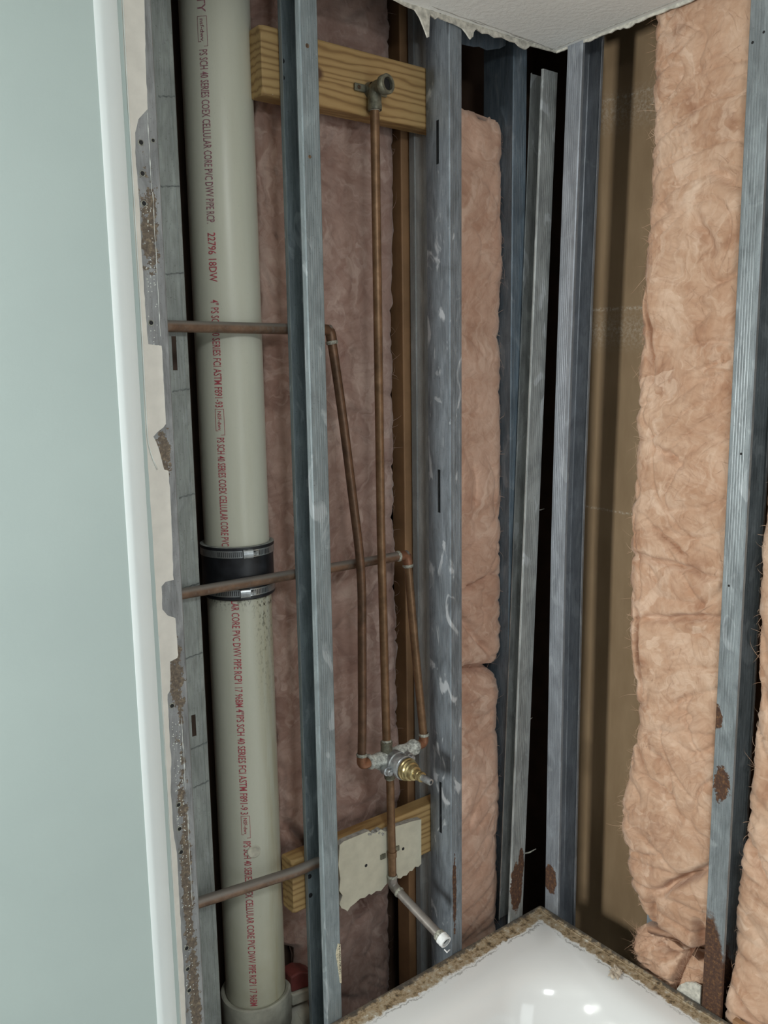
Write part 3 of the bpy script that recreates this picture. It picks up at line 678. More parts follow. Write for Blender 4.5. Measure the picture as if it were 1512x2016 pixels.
# rubber coupling and clamps
cp = empty('rubber_coupling', (PX, PY, 1.2605), 'black rubber coupling with two hose clamps joining the drain pipe lengths', 'coupling')
CR = 0.0635
MB().lathe((PX, PY, 0), (0, 0, 1), [(1.2605, PR+0.0006), (1.2600, CR-0.002), (1.2625, CR+0.0005), (1.268, CR), (1.290, CR-0.0004), (1.325, CR-0.0004), (1.346, CR), (1.3505, CR+0.0015), (1.3530, CR+0.001), (1.3530, PR+0.0006)], 64).build('sleeve', M['rubber'], cp, smooth=True, auto=50)
tag(MB().lathe((PX, PY, 0), (0, 0, 1), [(1.3531, CR+0.0012), (1.3538, CR-0.0005), (1.3538, PR+0.001), (1.3531, PR+0.0006)], 64).build('top_lip', M['rubber_lip'], cp, smooth=True), 'dusty grey rubber lip')
def clamp(zc, sang):
    R_ = CR+0.0012
    band = MB().lathe((PX, PY, 0), (0, 0, 1), [(zc-0.0062, R_-0.0008), (zc-0.0062, R_), (zc+0.0062, R_), (zc+0.0062, R_-0.0008)], 72).build('hose_clamp', M['stainless'], cp, smooth=True, auto=40)
    mb = MB()
    for k in range(30):
        q = sang-0.80+k*0.052
        if abs(q-sang) < 0.17: continue
        c_, s_ = math.cos(q), math.sin(q); t_ = V((-s_, c_, 0)); n_ = V((c_, s_, 0)); o_ = V((PX, PY, zc))+n_*(R_+0.0003)
        vs = [o_+t_*a+V((0, 0, b)) for a, b in ((-0.0007, -0.0040), (0.0007, -0.0045), (0.0007, 0.0040), (-0.0007, 0.0045))]
        mb.add(vs, [(0, 1, 2, 3)])
    tag(mb.build('band_slots', M['slot'], band), kind='stuff')
    n_ = V((math.cos(sang), math.sin(sang), 0)); t_ = V((-n_.y, n_.x, 0)); o_ = V((PX, PY, zc))+n_*(R_+0.0035)
    mb = MB(); vs = []
    for a in (-0.0085, 0.0085):
        for k in range(9):
            p = math.pi*k/8; vs.append(o_+t_*a+V((0, 0, math.cos(p)*0.0082))+n_*(math.sin(p)*0.0055-0.003))
    mb.add(vs, [(k, k+1, 10+k, 9+k) for k in range(8)]+[tuple(range(9)), tuple(range(17, 8, -1))])
    mb.build('screw_housing', M['nickel'], band)
    MB().lathe(o_+t_*0.0085, t_, [(0, 0.0030), (0.004, 0.0030), (0.0042, 0.0042), (0.0085, 0.0042), (0.0088, 0.0034), (0.0088, 0)], 6).build('worm_screw', M['nickel'], band)
clamp(1.3415, ang_of(0.27)); clamp(1.2735, ang_of(0.16))
# hub fitting at the bottom with a side branch
hb = empty('pipe_hub', (PX, PY, 0.0), 'dirty grey plastic hub socket receiving the foot of the drain pipe', 'pipe fitting')
HR = 0.0665
MB().lathe((PX, PY, 0), (0, 0, 1), [(0.0, 0.06), (0.0, HR-0.002), (0.40, HR-0.002), (0.405, HR+0.001), (0.468, HR+0.001), (0.474, HR), (0.476, HR-0.003), (0.474, PR+0.001), (0.455, PR+0.0005)], 64).build('socket', M['pvc_grey'], hb, smooth=True, auto=40)
br = fillet([(PX+0.02, PY+0.012, 0.30), (-0.585, 0.138, 0.385), (-0.552, 0.134, 0.385)], 0.05)
MB().tube(br, 0.036, 24).build('side_branch', M['pvc_grey'], hb, smooth=True, auto=50)
MB().lathe((-0.586, 0.140, 0.372), (1, -0.1, 0.35), [(0, 0.036), (0.0, 0.043), (0.018, 0.044), (0.019, 0.040), (0.034, 0.039), (0.034, 0.0)], 28).build('branch_collar', M['pvc_grey'], hb, smooth=True, auto=40)
rc = MB().extrude([(-0.594, 0.491), (-0.572, 0.4925), (-0.552, 0.482), (-0.538, 0.470), (-0.538, 0.449), (-0.556, 0.452), (-0.594, 0.458)], 'y', 0.105, 0.142)
tag(rc.build('red_band', M['red_plastic'], bevel=0.003), 'dark red plastic piece beside the foot of the drain pipe', 'pipe fitting')
MB().extrude([(-0.596, 0.4565), (-0.556, 0.4505), (-0.538, 0.446), (-0.538, 0.420), (-0.55, 0.425), (-0.596, 0.432)], 'y', 0.100, 0.139).build('saddle', M['pvc_grey'], hb, bevel=0.003)

# ------------------------------------------------------------------ copper piping
CPR = 0.0082
GP = 'copper water pipes'
def solder_ring(par, p, d, r=CPR):
    mb = MB(); p = V(p); d = V(d).normalized(); a = d.orthogonal().normalized(); b = d.cross(a)
    vs = []; fs = []; n = 22
    for i, (t_, k) in enumerate(((-0.0035, 1.02), (-0.0015, 1.22), (0.0015, 1.20), (0.0035, 1.02))):
        for j in range(n):
            q = 2*math.pi*j/n; rr = r*(k+0.10*noise.noise(V((j*0.9, i*3.0, p.x*90+p.z*40)))*(1 if 0 < i < 3 else 0))
            vs.append(p+d*t_+(a*math.cos(q)+b*math.sin(q))*rr)
    for i in range(3):
        for j in range(n): fs.append((i*n+j, i*n+(j+1) % n, (i+1)*n+(j+1) % n, (i+1)*n+j))
    mb.add(vs, fs).build('solder_joint', M['solder'], par, smooth=True)
def elbow(par, a, b, c, mat, r=CPR*1.17, leg=0.022):
    a, b, c = V(a), V(b), V(c); u, v = (a-b).normalized(), (c-b).normalized()
    MB().tube(fillet([b+u*leg, b, b+v*leg], 0.017, 8), r, 20).build('elbow', mat, par, smooth=True, auto=50)
    solder_ring(par, b+u*leg, u, r*0.92); solder_ring(par, b+v*leg, v, r*0.92)
VX, VY, VZ = -0.388, 0.048, 0.897
# left supply: from the end stud across to the elbow, then down
t = empty('copper_pipe', (-0.4575, 0.05, 0.90), 'dark copper pipe running level across the drain pipe, then bending down to the valve', 'pipe', GP)
e0 = (-0.487, 0.0750, 1.7195)
MB().tube([(-1.0, 0.0750, 1.7195), e0], CPR*1.12, 20).build('level_run', M['copper_dusty'], t, smooth=True, auto=50)
dn = [e0, (-0.4720, 0.066, 1.58), (-0.4475, 0.054, 1.315), (-0.4455, 0.052, 1.25), (-0.4535, 0.048, 0.99), (-0.4575, 0.047, 0.915)]
MB().tube(fillet(dn, 0.06), CPR*1.02, 20).build('drop', M['copper_dark'], t, smooth=True, auto=50)
elbow(t, (-0.6, 0.0750, 1.7195), e0, (-0.4720, 0.066, 1.58), M['copper_dark'])
elbow(t, (-0.4535, 0.048, 0.99), (-0.4580, 0.047, 0.9075), (-0.40, 0.047, 0.9085), M['copper_red'], leg=0.020)
# right supply
t = empty('copper_pipe', (-0.305, 0.05, 0.90), 'dusty copper pipe passing low over the rubber coupling, then dropping right of the valve', 'pipe', GP)
e1 = (-0.3180, 0.0750, 1.2920)
MB().tube([(-1.0, 0.0760, 1.2945), e1], CPR*1.12, 20).build('level_run', M['copper_dusty'], t, smooth=True, auto=50)
MB().tube([e1, (-0.3115, 0.060, 1.10), (-0.3035, 0.047, 0.93), (-0.3030, 0.047, 0.915)], CPR, 20).build('drop', M['copper'], t, smooth=True, auto=50)
elbow(t, (-0.6, 0.0750, 1.2935), e1, (-0.3115, 0.060, 1.10), M['copper_red'])
elbow(t, (-0.3035, 0.047, 0.99), (-0.3020, 0.047, 0.9075), (-0.40, 0.047, 0.9060), M['copper_red'], leg=0.018)
# shower riser
t = empty('copper_pipe', (-0.399, 0.05, 0.93), 'long straight copper riser from the valve up to the brass shower elbow', 'pipe', GP)
MB().tube([(-0.3965, 0.0475, 0.930), (-0.4020, 0.048, 1.35), (-0.3995, 0.0505, 2.100)], CPR, 20).build('riser', M['copper'], t, smooth=True, auto=50)
solder_ring(t, (-0.3995, 0.0505, 2.0945), (0, 0, 1))
# third pipe, low on the left
t = empty('copper_pipe', (-0.75, 0.075, 0.74), 'low grey-brown copper pipe crossing the drain pipe near its foot', 'pipe', GP)
MB().tube([(-1.0, 0.0740, 0.7480), (-0.800, 0.0740, 0.7480), (-0.612, 0.0480, 0.7470), (-0.560, 0.0480, 0.7470)], CPR*1.2, 20).build('level_run', M['copper_dusty'], t, smooth=True, auto=50)
# spout pipe
t = empty('copper_pipe', (-0.39, 0.045, 0.57), 'copper spout pipe dropping below the valve and turning out, white tape at its end', 'pipe', GP)
k0 = (-0.3890, 0.0445, 0.632); k1 = (-0.3815, -0.108, 0.5865)
MB().tube([(-0.3905, 0.0460, 0.870), k0], CPR, 20).build('drop', M['copper'], t, smooth=True, auto=50)
kd = (V(k1)-V(k0)).normalized()
tag(MB().tube([V(k0), V(k1)-kd*0.018], CPR*1.08, 20).build('outlet_run', M['copper_grey'], t, smooth=True, auto=50), 'grey weathered outlet')
elbow(t, (-0.3905, 0.046, 0.87), k0, k1, M['copper_grey'], leg=0.020)
MB().lathe(V(k1)-kd*0.026, kd, [(0, CPR*1.08), (0.002, 0.0112), (0.009, 0.0116), (0.011, 0.0105)], 24).build('adapter', M['solder'], t, smooth=True)
MB().lathe(V(k1)-kd*0.016, kd, [(0, 0.0112), (0.001, 0.0126), (0.004, 0.0124), (0.005, 0.0119), (0.008, 0.0126), (0.011, 0.0121), (0.0145, 0.0120), (0.015, 0.0105), (0.015, 0.0085), (-0.004, 0.0080), (-0.004, 0.0)], 28).build('thread_tape', M['tape'], t, smooth=True, auto=40)
MB().lathe(V(k1)-kd*0.006, kd, [(0, 0.0079), (0.0005, 0)], 24).build('bore', M['black_hole'], t)
q = V(k1)
MB().tube([q+V((-0.006, 0, -0.010)), q+V((-0.002, -0.003, -0.016)), q+V((0.005, -0.002, -0.015)), q+V((0.009, 0, -0.018))], [0.0012, 0.0016, 0.001, 0.0004], 6).build('tape_tail', M['tape'], t)
# pipe strap on the board
t = empty('pipe_strap', (-0.3895, 0.0525, 0.700), 'dark bronze strap clipping the spout pipe to the cream board', 'strap')
for sx in (-1, 1):
    MB().lathe((-0.3893+sx*0.0175, 0.0526, 0.700+sx*0.0020), (0, -1, 0), [(0, 0.0058), (0.0016, 0.0055), (0.0020, 0.0030), (0.0012, 0.0)], 16).build('tab', M['bronze'], t, smooth=True)
    MB().box((-0.3893+sx*0.0175-0.006, 0.0500, 0.6950+sx*0.0018), (-0.3893+sx*0.0175+0.006, 0.0526, 0.7050+sx*0.0018)).build('tab', M['bronze'], t)
MB().lathe((-0.3893, 0.0449, 0.694), (0, 0, 1), [(0, CPR+0.0003), (0, CPR+0.0014), (0.012, CPR+0.0014), (0.012, CPR+0.0003)], 24).build('saddle', M['copper'], t, smooth=True, auto=40)

# drop-ear elbow for the shower arm
t = empty('shower_elbow', (-0.3995, 0.0655, 2.1185), 'tarnished brass drop-ear elbow screwed to the upper pine block', 'pipe fitting')
ez = 2.128
MB().tube(fillet([(-0.3995, 0.0505, 2.094), (-0.3995, 0.0505, ez), (-0.3960, 0.0270, ez)], 0.014), 0.0120, 24).build('elbow_body', M['bronze'], t, smooth=True, auto=50)
MB().lathe((-0.3995, 0.0505, 2.092), (0, 0, 1), [(0, CPR), (0, 0.0122), (0.007, 0.0128), (0.012, 0.0118)], 24).build('lower_cup', M['bronze'], t, smooth=True, auto=50)
MB().lathe((-0.3970, 0.0330, ez), (0.15, -1, 0), [(0, 0.012), (0.003, 0.0158), (0.014, 0.0165), (0.0155, 0.0155), (0.0155, 0.0108), (0.004, 0.0100), (0.004, 0)], 28).build('outlet_collar', M['bronze'], t, smooth=True, auto=40)
MB().lathe((-0.3955, 0.0230, ez), (0.15, -1, 0), [(0, 0.0100), (0.0002, 0)], 24).build('bore', M['black_hole'], t)
MB().lathe((-0.3975, 0.0660, ez), (0.0, -1, 0), [(0, 0.014), (0.012, 0.012)], 20).build('mount_boss', M['bronze'], t, smooth=True)
for sx in (-1, 1):
    xx = -0.3985+sx*0.0235
    MB().extrude([(xx-0.0115, 2.1215), (xx+0.0115, 2.1215), (xx+0.0115, 2.1345), (xx-0.0115, 2.1345)], 'y', 0.0600, 0.0654).build('ear', M['bronze'], t, bevel=0.002)
    MB().lathe((xx+sx*0.003, 0.0601, 2.128), (0, -1, 0), [(0, 0.0036), (0.0014, 0.0030), (0.0012, 0.0010), (0.0004, 0.0)], 12).build('ear_screw', M['rust_screw'], t)

# ------------------------------------------------------------------ shower valve
t = empty('shower_valve', (VX, VY, VZ), 'lime-crusted bronze shower valve body with brass cartridge and stem', 'valve')
bd = MB(); pts = []; n = 30
P_ = []
segs = [(-0.4420, 0.0105), (-0.4400, 0.0125), (-0.4345, 0.0128), (-0.4335, 0.0105), (-0.4280, 0.0110), (-0.4150, 0.0150), (-0.4050, 0.0185), (-0.388, 0.0205), (-0.3720, 0.0185), (-0.3600, 0.0150), (-0.3480, 0.0115), (-0.3400, 0.0108), (-0.3330, 0.0135), (-0.3255, 0.0138), (-0.3225, 0.0120), (-0.3200, 0.0100)]
vs = []; fs = []; N = 28
zc = lambda x: 0.9085-0.0130*math.exp(-((x+0.388)/0.03)**2)-(x+0.44)*0.018
for i, (x, r) in enumerate(segs):
    for j in range(N):
        q = 2*math.pi*j/N
        rr = r*1.16*(1+0.16*noise.noise(V((x*160, math.cos(q)*2.2, math.sin(q)*2.2)))+0.08*noise.noise(V((x*420, math.cos(q)*6, math.sin(q)*6))))
        vs.append((x, 0.0475+math.cos(q)*rr, zc(x)+math.sin(q)*rr))
for i in range(len(segs)-1):
    for j in range(N): fs.append((i*N+j, i*N+(j+1) % N, (i+1)*N+(j+1) % N, (i+1)*N+j))
fs += [tuple(range(N)), tuple(range((len(segs)-1)*N, len(segs)*N))]
vb = bd.add(vs, fs).build('valve_body', M['valve'], t, smooth=True)
sub = vb.modifiers.new('smooth', 'SUBSURF'); sub.levels = 1; sub.render_levels = 2
MB().lathe((-0.3968, 0.0475, 0.905), (0, 0, 1), [(0, 0.012), (0.012, 0.0118), (0.026, 0.0112), (0.0265, 0.0120), (0.032, 0.0118), (0.033, CPR)], 24).build('top_port', M['bronze'], t, smooth=True, auto=40)
MB().lathe((-0.3905, 0.0465, 0.892), (0, 0, -1), [(0, 0.013), (0.012, 0.0122), (0.026, 0.0115), (0.031, 0.0110), (0.032, CPR)], 24).build('bottom_port', M['bronze'], t, smooth=True, auto=40)
solder_ring(t, (-0.3966, 0.0475, 0.938), (0, 0, 1)); solder_ring(t, (-0.3905, 0.0465, 0.861), (0, 0, 1), CPR*0.98)
fl_ = MB()
for sx, sz in ((-1, -0.55), (1, 0.60)):
    c0 = V((VX+sx*0.0275, 0.0220, VZ+sz*0.010))
    MB().tube([V((VX+sx*0.010, 0.034, VZ+sz*0.005)), c0+V((0, 0.004, 0))], 0.0085, 14).build('stop_arm', M['valve'], t, smooth=True, auto=50)
    MB().lathe(c0+V((0, 0.010, 0)), (0, -1, 0), [(0, 0.0095), (0.012, 0.0092), (0.013, 0.0068), (0.020, 0.0066), (0.021, 0.0055), (0.0205, 0.0012), (0.019, 0.0)], 18).build('stop_screw', M['nickel'], t, smooth=True, auto=40)
MB().lathe((VX, 0.040, VZ), (0, -1, 0), [(0, 0.0235), (0.016, 0.0240), (0.018, 0.0225), (0.030, 0.0225), (0.0315, 0.0238), (0.038, 0.0238), (0.0395, 0.0222), (0.0425, 0.0222)], 36).build('bonnet_collar', M['nickel'], t, smooth=True, auto=35)
MB().lathe((VX, -0.002, VZ), (0, -1, 0), [(0, 0.0200), (0.001, 0.0218), (0.0050, 0.0220), (0.0065, 0.0203), (0.0105, 0.0200), (0.0120, 0.0186), (0.0165, 0.0178), (0.0180, 0.0150), (0.0270, 0.0136), (0.0282, 0.0120), (0.0290, 0.0090)], 36).build('cartridge', M['brass'], t, smooth=True, auto=35)
MB().lathe((VX, -0.0305, VZ), (0, -1, 0), [(0, 0.0098), (0.0095, 0.0096), (0.0105, 0.0085), (0.0115, 0.0085), (0.0118, 0.0096), (0.0180, 0.0096), (0.0185, 0.0062)], 30).build('packing_nut', M['brass'], t, smooth=True, auto=35)
MB().lathe((VX, -0.049, VZ), (0, -1, 0), [(0, 0.0064)]+[(0.004+k*0.0022, 0.0066 if k % 2 else 0.0060) for k in range(8)]+[(0.0245, 0.0058), (0.0250, 0.0030), (0.0180, 0.0026), (0.018, 0)], 22).build('stem', M['nickel'], t, smooth=True, auto=35)

# ------------------------------------------------------------------ insulation batts
def interp(tab, z):
    if z >= tab[0][0]: return tab[0][1]
    for (a, b), (c, d) in zip(tab, tab[1:]):
        if z >= c: return b+(d-b)*(z-a)/(c-a)
    return tab[-1][1]
CL = [-9, 9]
def batt(label, group, wall_, ztop, zbot, left, right, front, back, nx, nz, mat, amp, seed, shoulder=0.03, strands=400, creases=(), topf=None, fringe=1.0, cell=1.0):
    """left/right: tables z -> a (left is the edge seen at left); front: table z -> depth"""
    lo, hi = CL; rnd = random.Random(seed); so_ = V((seed*3.7, seed*1.3, seed*7.1))
    P = []; side = 8
    K = []
    for i in range(side): K.append((0.0, 1-i/side))
    for i in range(nx+1): K.append((i/nx, 0.0))
    for i in range(side): K.append((1.0, (i+1)/side))
    vs = []; fs = []; NC = len(K); FR = {}
    for r in range(nz+1):
        v = r/nz; zz = ztop+(zbot-ztop)*v
        for c, (u, b) in enumerate(K):
            L = interp(left, zz); R = interp(right, zz); W = abs(R-L)
            a = L+(R-L)*u; z = zz
            e = min(u, 1-u)*W
            d = interp(front, zz)
            sh = max(0.0, 1-e/shoulder); d += 0.45*shoulder*sh*sh
            p = V((a*1.0, z, 0.0))+so_
            w_ = V((noise.noise(p*6+V((9, 2, 1))), noise.noise(p*6+V((1, 8, 3))), 0))*0.05
            q = p+w_
            big = noise.fractal(q*7, 1.1, 2.0, 2)
            th = noise.noise(p*1.6+V((4, 4, 4)))*1.6; qa, qz = a+0.3+w_.x, z-1.3+w_.y
            ca, sa_ = math.cos(th), math.sin(th)
            rx, rz = qa*ca+qz*sa_+seed*2.3, -qa*sa_+qz*ca+seed*1.7
            cr_ = 1-abs(noise.noise(V((rx*7, rz*16, seed))))*2.4
            cr_ = max(0.0, cr_)**5
            cr2_ = max(0.0, 1-abs(noise.noise(V((rx*16, rz*6, seed+5.5))))*3.2)**7
            ru = noise.fractal(V((rx*14, rz*55, 1.5)), 1.0, 2.2, 2)
            ds = amp*(0.55*big+0.12*ru+0.10*noise.fractal(V((qa*95, qz*95, seed)), 1.0, 2.2, 3))-amp*(0.62*cr_+0.42*cr2_)
            for (ca0, cz0, ca1, cz1, wid, dep) in creases:
                ax_, az_ = ca1-ca0, cz1-cz0; ll = ax_*ax_+az_*az_
                s_ = max(0, min(1, ((a-ca0)*ax_+(z-cz0)*az_)/ll))
                wob = 0.006*noise.noise(V((s_*5, seed, 2.0)))
                dd = math.hypot(a-ca0-ax_*s_, z-cz0-az_*s_+wob)
                ds -= 1.9*dep*math.exp(-(dd/(wid*0.8))**2)*(0.35+0.65*math.sin(math.pi*min(1, max(0.02, s_*0.96+0.02))))
            fade = 1-b
            d = d-ds*fade
            d = d+(back-d)*b
            jit = 0.006*noise.fractal(V((a*10, z*16, seed+b*3)), 0.8, 2.3, 5)
            if u <= 0.0 or u >= 1.0: a += jit*(1.0)
            if r == 0: z += 0.010*noise.fractal(V((a*40, 3.3, seed)), 0.9, 2.1, 3)
            if topf and r == 0: z += topf(a)
            a = max(lo, min(hi, a))
            vs.append((a, d, z) if wall_ == 'plumb' else (d, a, z))
            if b == 0.0: FR[(r, c)] = len(vs)-1
    for r in range(nz):
        for c in range(NC-1):
            fs.append((r*NC+c, r*NC+c+1, (r+1)*NC+c+1, (r+1)*NC+c))
        fs.append((r*NC+NC-1, r*NC, (r+1)*NC, (r+1)*NC+NC-1))
    fs.append(tuple(range(NC))); fs.append(tuple(range(nz*NC+NC-1, nz*NC-1, -1)))
    mb = MB(); mb.add(vs, fs)
    # loose glass fibres lying on and sticking out of the surface
    keys = [(r, c) for r, c in FR if 2 < r < nz-2]
    edge = [k for k in keys if k[1] in (side, side+1, side+nx, side+nx-1)]
    inw = V((0, -1, 0)) if wall_ == 'plumb' else V((-1, 0, 0))
    alo = V((1, 0, 0)) if wall_ == 'plumb' else V((0, 1, 0))
    for k in range(strands):
        eg = rnd.random() < 0.22*fringe
        key = rnd.choice(edge if eg else keys); p = V(vs[FR[key]])+inw*0.0006
        th = rnd.uniform(0, 2*math.pi); L = rnd.uniform(0.012, 0.045)*(0.45 if eg else 1.0)
        dr = alo*math.cos(th)+V((0, 0, 1))*math.sin(th)
        cv = rnd.uniform(-1, 1)*0.9; wd = rnd.uniform(0.00012, 0.00032)
        lift = rnd.uniform(0.0, 0.004)
        pn = alo*(-math.sin(th))+V((0, 0, 1))*math.cos(th)
        m = 5; base = len(mb.v); ss = []
        for i in range(m):
            f = i/(m-1)
            o_ = p+dr*(L*f)+pn*(L*cv*f*f*0.5)+inw*(lift*math.sin(math.pi*f)+0.0008)
            wt = wd*(1-0.7*f)
            if wall_ == 'plumb': o_.x = max(lo+0.001, min(hi-0.001, o_.x))
            else: o_.y = max(lo+0.001, min(hi-0.001, o_.y))
            ss += [tuple(o_+pn*wt), tuple(o_-pn*wt)]
        mb.add(ss, [(2*i, 2*i+1, 2*i+3, 2*i+2) for i in range(m-1)])
    o = mb.build('insulation_batt', mat, smooth=True)
    return tag(o, label, 'insulation', group)
GI = 'fibreglass insulation batts'
CL = [-0.592, -0.2815]
# dim batt behind the shower pipes
batt('shade-darkened pink insulation batt filling the bay behind the shower pipes', GI, 'plumb', 2.56, 0.10,
     [(2.5, -0.5885), (0.52, -0.5885), (0.485, -0.535), (0.1, -0.535)], [(2.4, -0.300), (2.0, -0.293), (1.6, -0.300), (1.2, -0.300), (0.8, -0.295), (0.1, -0.292)], [(2.5, 0.128), (0.76, 0.130), (0.60, 0.158), (0.48, 0.176), (0.1, 0.178)], 0.207, 84, 380, M['pink_shaded'], 0.010, 11, 0.02, 800,
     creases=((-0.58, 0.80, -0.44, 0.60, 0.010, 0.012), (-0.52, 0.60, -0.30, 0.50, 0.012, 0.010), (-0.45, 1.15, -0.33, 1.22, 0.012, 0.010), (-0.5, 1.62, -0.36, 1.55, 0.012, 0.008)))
CL = [-0.2200, -0.0752]
# middle batt
def top_mid(a): return 0.0
batt('pink insulation batt in the bay left of the corner, its torn top below the ceiling', GI, 'plumb', 2.122, 0.20,
     [(2.1, -0.215), (0.2, -0.215)], [(2.2, -0.0770), (1.06, -0.0765), (1.015, -0.093), (0.99, -0.082), (0.8, -0.0770), (0.2, -0.082)], [(2.1, 0.050), (1.04, 0.046), (1.008, 0.062), (0.97, 0.047), (0.2, 0.048)], 0.168, 50, 380, M['pink_mid'], 0.010, 23, 0.028, 700,
     creases=((-0.20, 1.035, -0.085, 1.012, 0.010, 0.022), (-0.20, 1.20, -0.09, 1.225, 0.008, 0.010), (-0.21, 1.16, -0.10, 1.04, 0.010, 0.009)), topf=lambda a: max(0.0, (-0.155-a))*0.28)
CL = [-0.4035, 0.0]
# right batt
Lr = [(2.30, -0.2130), (2.072, -0.216), (1.762, -0.207), (1.379, -0.198), (1.278, -0.194), (1.15, -0.204), (1.024, -0.218), (0.956, -0.236), (0.88, -0.217), (0.805, -0.206), (0.726, -0.203), (0.66, -0.216), (0.624, -0.226), (0.564, -0.244), (0.50, -0.266)]
batt('tall peach-pink insulation batt in the right-hand wall left of the pitted stud', GI, 'right', 2.56, 0.531,
     Lr, [(2.5, -0.4035), (0.5, -0.4035)], [(2.5, 0.018), (1.3, 0.014), (0.9, 0.004), (0.72, 0.0), (0.6, 0.012), (0.505, 0.034)], 0.098, 100, 520, M['pink'], 0.014, 5, 0.024, 1800,
     creases=((-0.21, 1.80, -0.235, 1.62, 0.006, 0.010), (-0.218, 1.18, -0.236, 1.02, 0.006, 0.014), (-0.24, 1.168, -0.40, 1.205, 0.008, 0.014), (-0.20, 1.29, -0.38, 1.275, 0.007, 0.010), (-0.40, 0.725, -0.29, 0.62, 0.009, 0.024),
              (-0.25, 0.855, -0.32, 0.835, 0.010, 0.012), (-0.215, 0.93, -0.26, 0.865, 0.007, 0.010), (-0.25, 1.345, -0.32, 1.305, 0.006, 0.011), (-0.38, 0.60, -0.375, 0.51, 0.012, 0.020), (-0.28, 0.62, -0.27, 0.52, 0.010, 0.010),
              (-0.24, 1.50, -0.30, 1.47, 0.010, 0.010), (-0.33, 1.98, -0.39, 1.94, 0.014, 0.010), (-0.31, 1.90, -0.35, 1.84, 0.014, 0.010)), fringe=1.6)
# crumpled lump at its foot
batt('crumpled lump of pink insulation on the tub edge below the tall peach batt', GI, 'right', 0.519, 0.405,
     [(0.53, -0.262), (0.50, -0.236), (0.45, -0.238), (0.43, -0.246), (0.405, -0.250)], [(0.53, -0.400), (0.40, -0.400)], [(0.53, 0.026), (0.47, 0.006), (0.40, 0.010)], 0.098, 70, 60, M['pink'], 0.016, 31, 0.020, 500,
     creases=((-0.355, 0.53, -0.335, 0.405, 0.007, 0.03), (-0.29, 0.50, -0.33, 0.505, 0.006, 0.012)), fringe=2.0)
CL = [-0.9, -0.4440]
# far right batt
batt('peach-pink insulation batt at the far right beyond the pitted stud', GI, 'right', 2.56, 0.40,
     [(2.5, -0.487), (1.60, -0.480), (1.408, -0.463), (1.32, -0.456), (1.14, -0.462), (0.952, -0.462), (0.854, -0.458), (0.75, -0.4505), (0.649, -0.4495), (0.565, -0.4465), (0.50, -0.4465), (0.444, -0.4465), (0.40, -0.46)], [(2.5, -0.80), (0.4, -0.80)], [(2.5, 0.03), (1.0, 0.026), (0.56, 0.024), (0.50, 0.008), (0.40, 0.012)], 0.168, 70, 380, M['pink'], 0.014, 43, 0.022, 900,
     creases=((-0.455, 0.50, -0.51, 0.47, 0.008, 0.016), (-0.46, 0.80, -0.50, 0.74, 0.008, 0.012)), fringe=2.0)
# bits low at the right
wbx = MB().extrude([(-0.3500, 0.4500), (-0.3560, 0.4620), (-0.3680, 0.4750), (-0.3850, 0.4850), (-0.4000, 0.4860), (-0.4000, 0.4300), (-0.3500, 0.4300)], 'x', 0.002, 0.006)
tag(wbx.build('board_fragment', M['torn']), 'small pale broken board fragment at the foot of the rusted stud', 'board')
bw = MB().box((-0.014, -0.62, 0.4505), (-0.002, -0.475, 0.472))
tag(bw.build('wood_scrap', M['brown_wood'], bevel=0.001), 'brown wood scrap at the bottom right edge below the far batt', 'wood')

# ------------------------------------------------------------------ bathtub
TX, TY, TZ = -0.765, -1.52, 0.45
tb = empty('bathtub', (0, 0, 0), 'white enamelled bathtub set in the corner, grime and old caulk along its rim', 'bathtub')
def rrect(x0, x1, y0, y1, r, n=16):
    out = []
    for cx, cy, a0 in ((x1-r[0], y1-r[0], 0), (x0+r[1], y1-r[1], 90), (x0+r[2], y0+r[2], 180), (x1-r[3], y0+r[3], 270)):
        k = (0, 1, 2, 3)[(a0//90)]; rr = r[k]
        for i in range(n+1):
            a = math.radians(a0+90*i/n); out.append((cx+math.cos(a)*rr, cy+math.sin(a)*rr))
    return out
rings = []
for ins, z, rad in ((0.0, 0.0, 0.004), (0.0, TZ-0.002, 0.004), (0.0018, TZ, 0.005), (0.004, TZ-0.0015, 0.006), (0.012, TZ-0.0045, 0.008), (0.030, TZ-0.006, 0.012), (0.046, TZ-0.0072, 0.035), (0.062, TZ-0.009, 0.075), (0.076, TZ-0.013, 0.11), (0.090, TZ-0.022, 0.135), (0.104, TZ-0.040, 0.15), (0.118, TZ-0.075, 0.155), (0.135, TZ-0.15, 0.16), (0.155, TZ-0.26, 0.165), (0.185, TZ-0.335, 0.17), (0.25, TZ-0.36, 0.11), (0.33, TZ-0.365, 0.05)):
    e = ins*(1.35 if ins > 0.05 else 1.0)
    rings.append([(x, y, z) for x, y in rrect(TX+ins, -ins, TY+ins, -ins*1.0-(e-ins)*0.5, (rad,)*4)])
vs = [p for r in rings for p in r]; n = len(rings[0]); fs = []
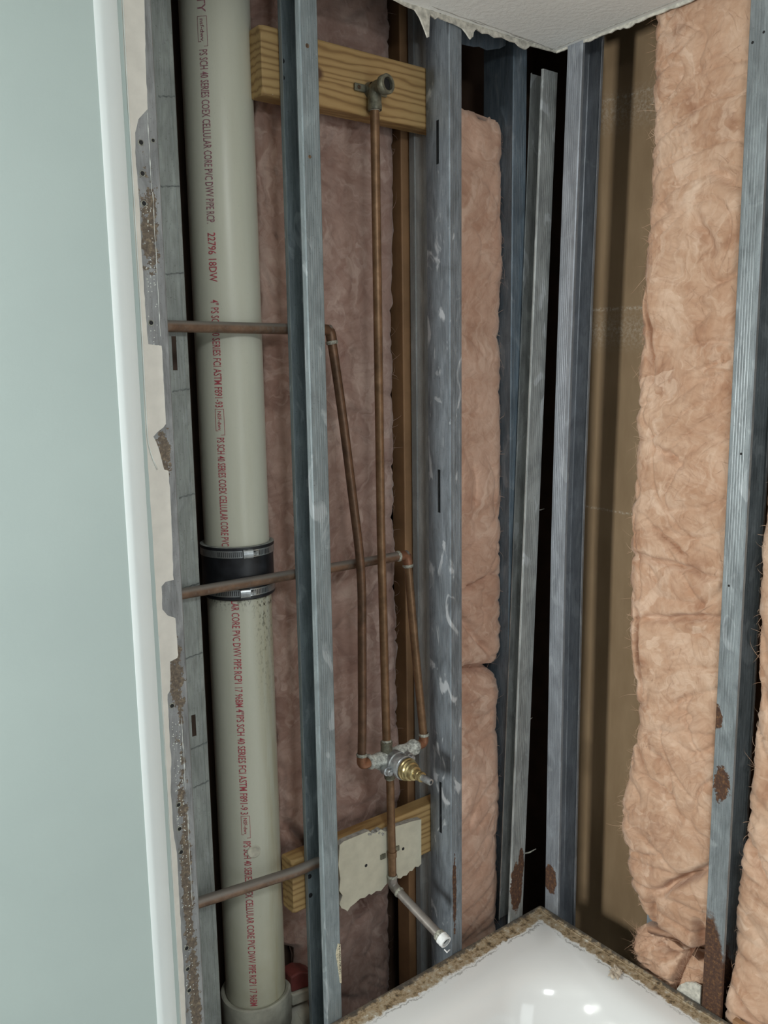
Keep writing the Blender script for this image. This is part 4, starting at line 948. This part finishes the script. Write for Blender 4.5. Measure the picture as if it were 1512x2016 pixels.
for i in range(len(rings)-1):
    for j in range(n): fs.append((i*n+j, i*n+(j+1) % n, (i+1)*n+(j+1) % n, (i+1)*n+j))
fs.append(tuple(range((len(rings)-1)*n, len(rings)*n)))
MB().add(vs, fs).build('tub_shell', M['tub'], tb, smooth=True, auto=60)
# ridges of old caulk
random.seed(12)
def caulk(p0, p1, w0):
    p0, p1 = V(p0), V(p1); m = 120; pts = []; rs = []
    side_ = (p1-p0).normalized().cross(V((0, 0, 1)))
    for k in range(m+1):
        f = k/m; p = p0.lerp(p1, f)+side_*0.003*noise.noise(V((f*18, w0*99, 2)))
        pts.append(p); rs.append(max(0.0003, w0*(0.75+0.9*noise.noise(V((f*40, w0*50, 5))))))
    return pts, rs
for a, b, w_ in (((-0.006, -0.012, 0.4455), (-0.62, -0.012, 0.4455), 0.0022), ((-0.012, -0.006, 0.4455), (-0.012, -0.60, 0.4455), 0.0022), ((-0.02, -0.0255, 0.4435), (-0.62, -0.0255, 0.4435), 0.0012), ((-0.0265, -0.02, 0.4435), (-0.0265, -0.60, 0.4435), 0.0013)):
    pts, rs = caulk(a, b, w_)
    MB().tube(pts, rs, 8).build('caulk_residue', M['tub'], tb, smooth=True)
# crumpled scrap of torn paper on the rim
sp = MB(); gv = []; gn = 7
for i in range(gn):
    for j in range(gn):
        u, v = i/(gn-1), j/(gn-1)
        gv.append((-0.068+0.036*u+0.004*noise.noise(V((i*0.9, j*0.7, 1))), -0.262+0.026*v+0.010*u+0.004*noise.noise(V((i*0.6, j*0.9, 7))), 0.4445+0.007*abs(noise.noise(V((i*0.8, j*0.8, 3))))+0.002))
sp.add(gv, [(i*gn+j, i*gn+j+1, (i+1)*gn+j+1, (i+1)*gn+j) for i in range(gn-1) for j in range(gn-1) if (i, j) not in ((0, 0), (0, 1), (5, 5), (5, 0), (4, 5), (1, 5), (0, 5))])
tag(sp.build('paper_scrap', plain('brown_paper_scrap', (0.66, 0.58, 0.47), 0.8, 0, 0.2, 120), solid=0.0006), 'small torn brown paper scrap stuck on the right rim of the tub', 'paper')
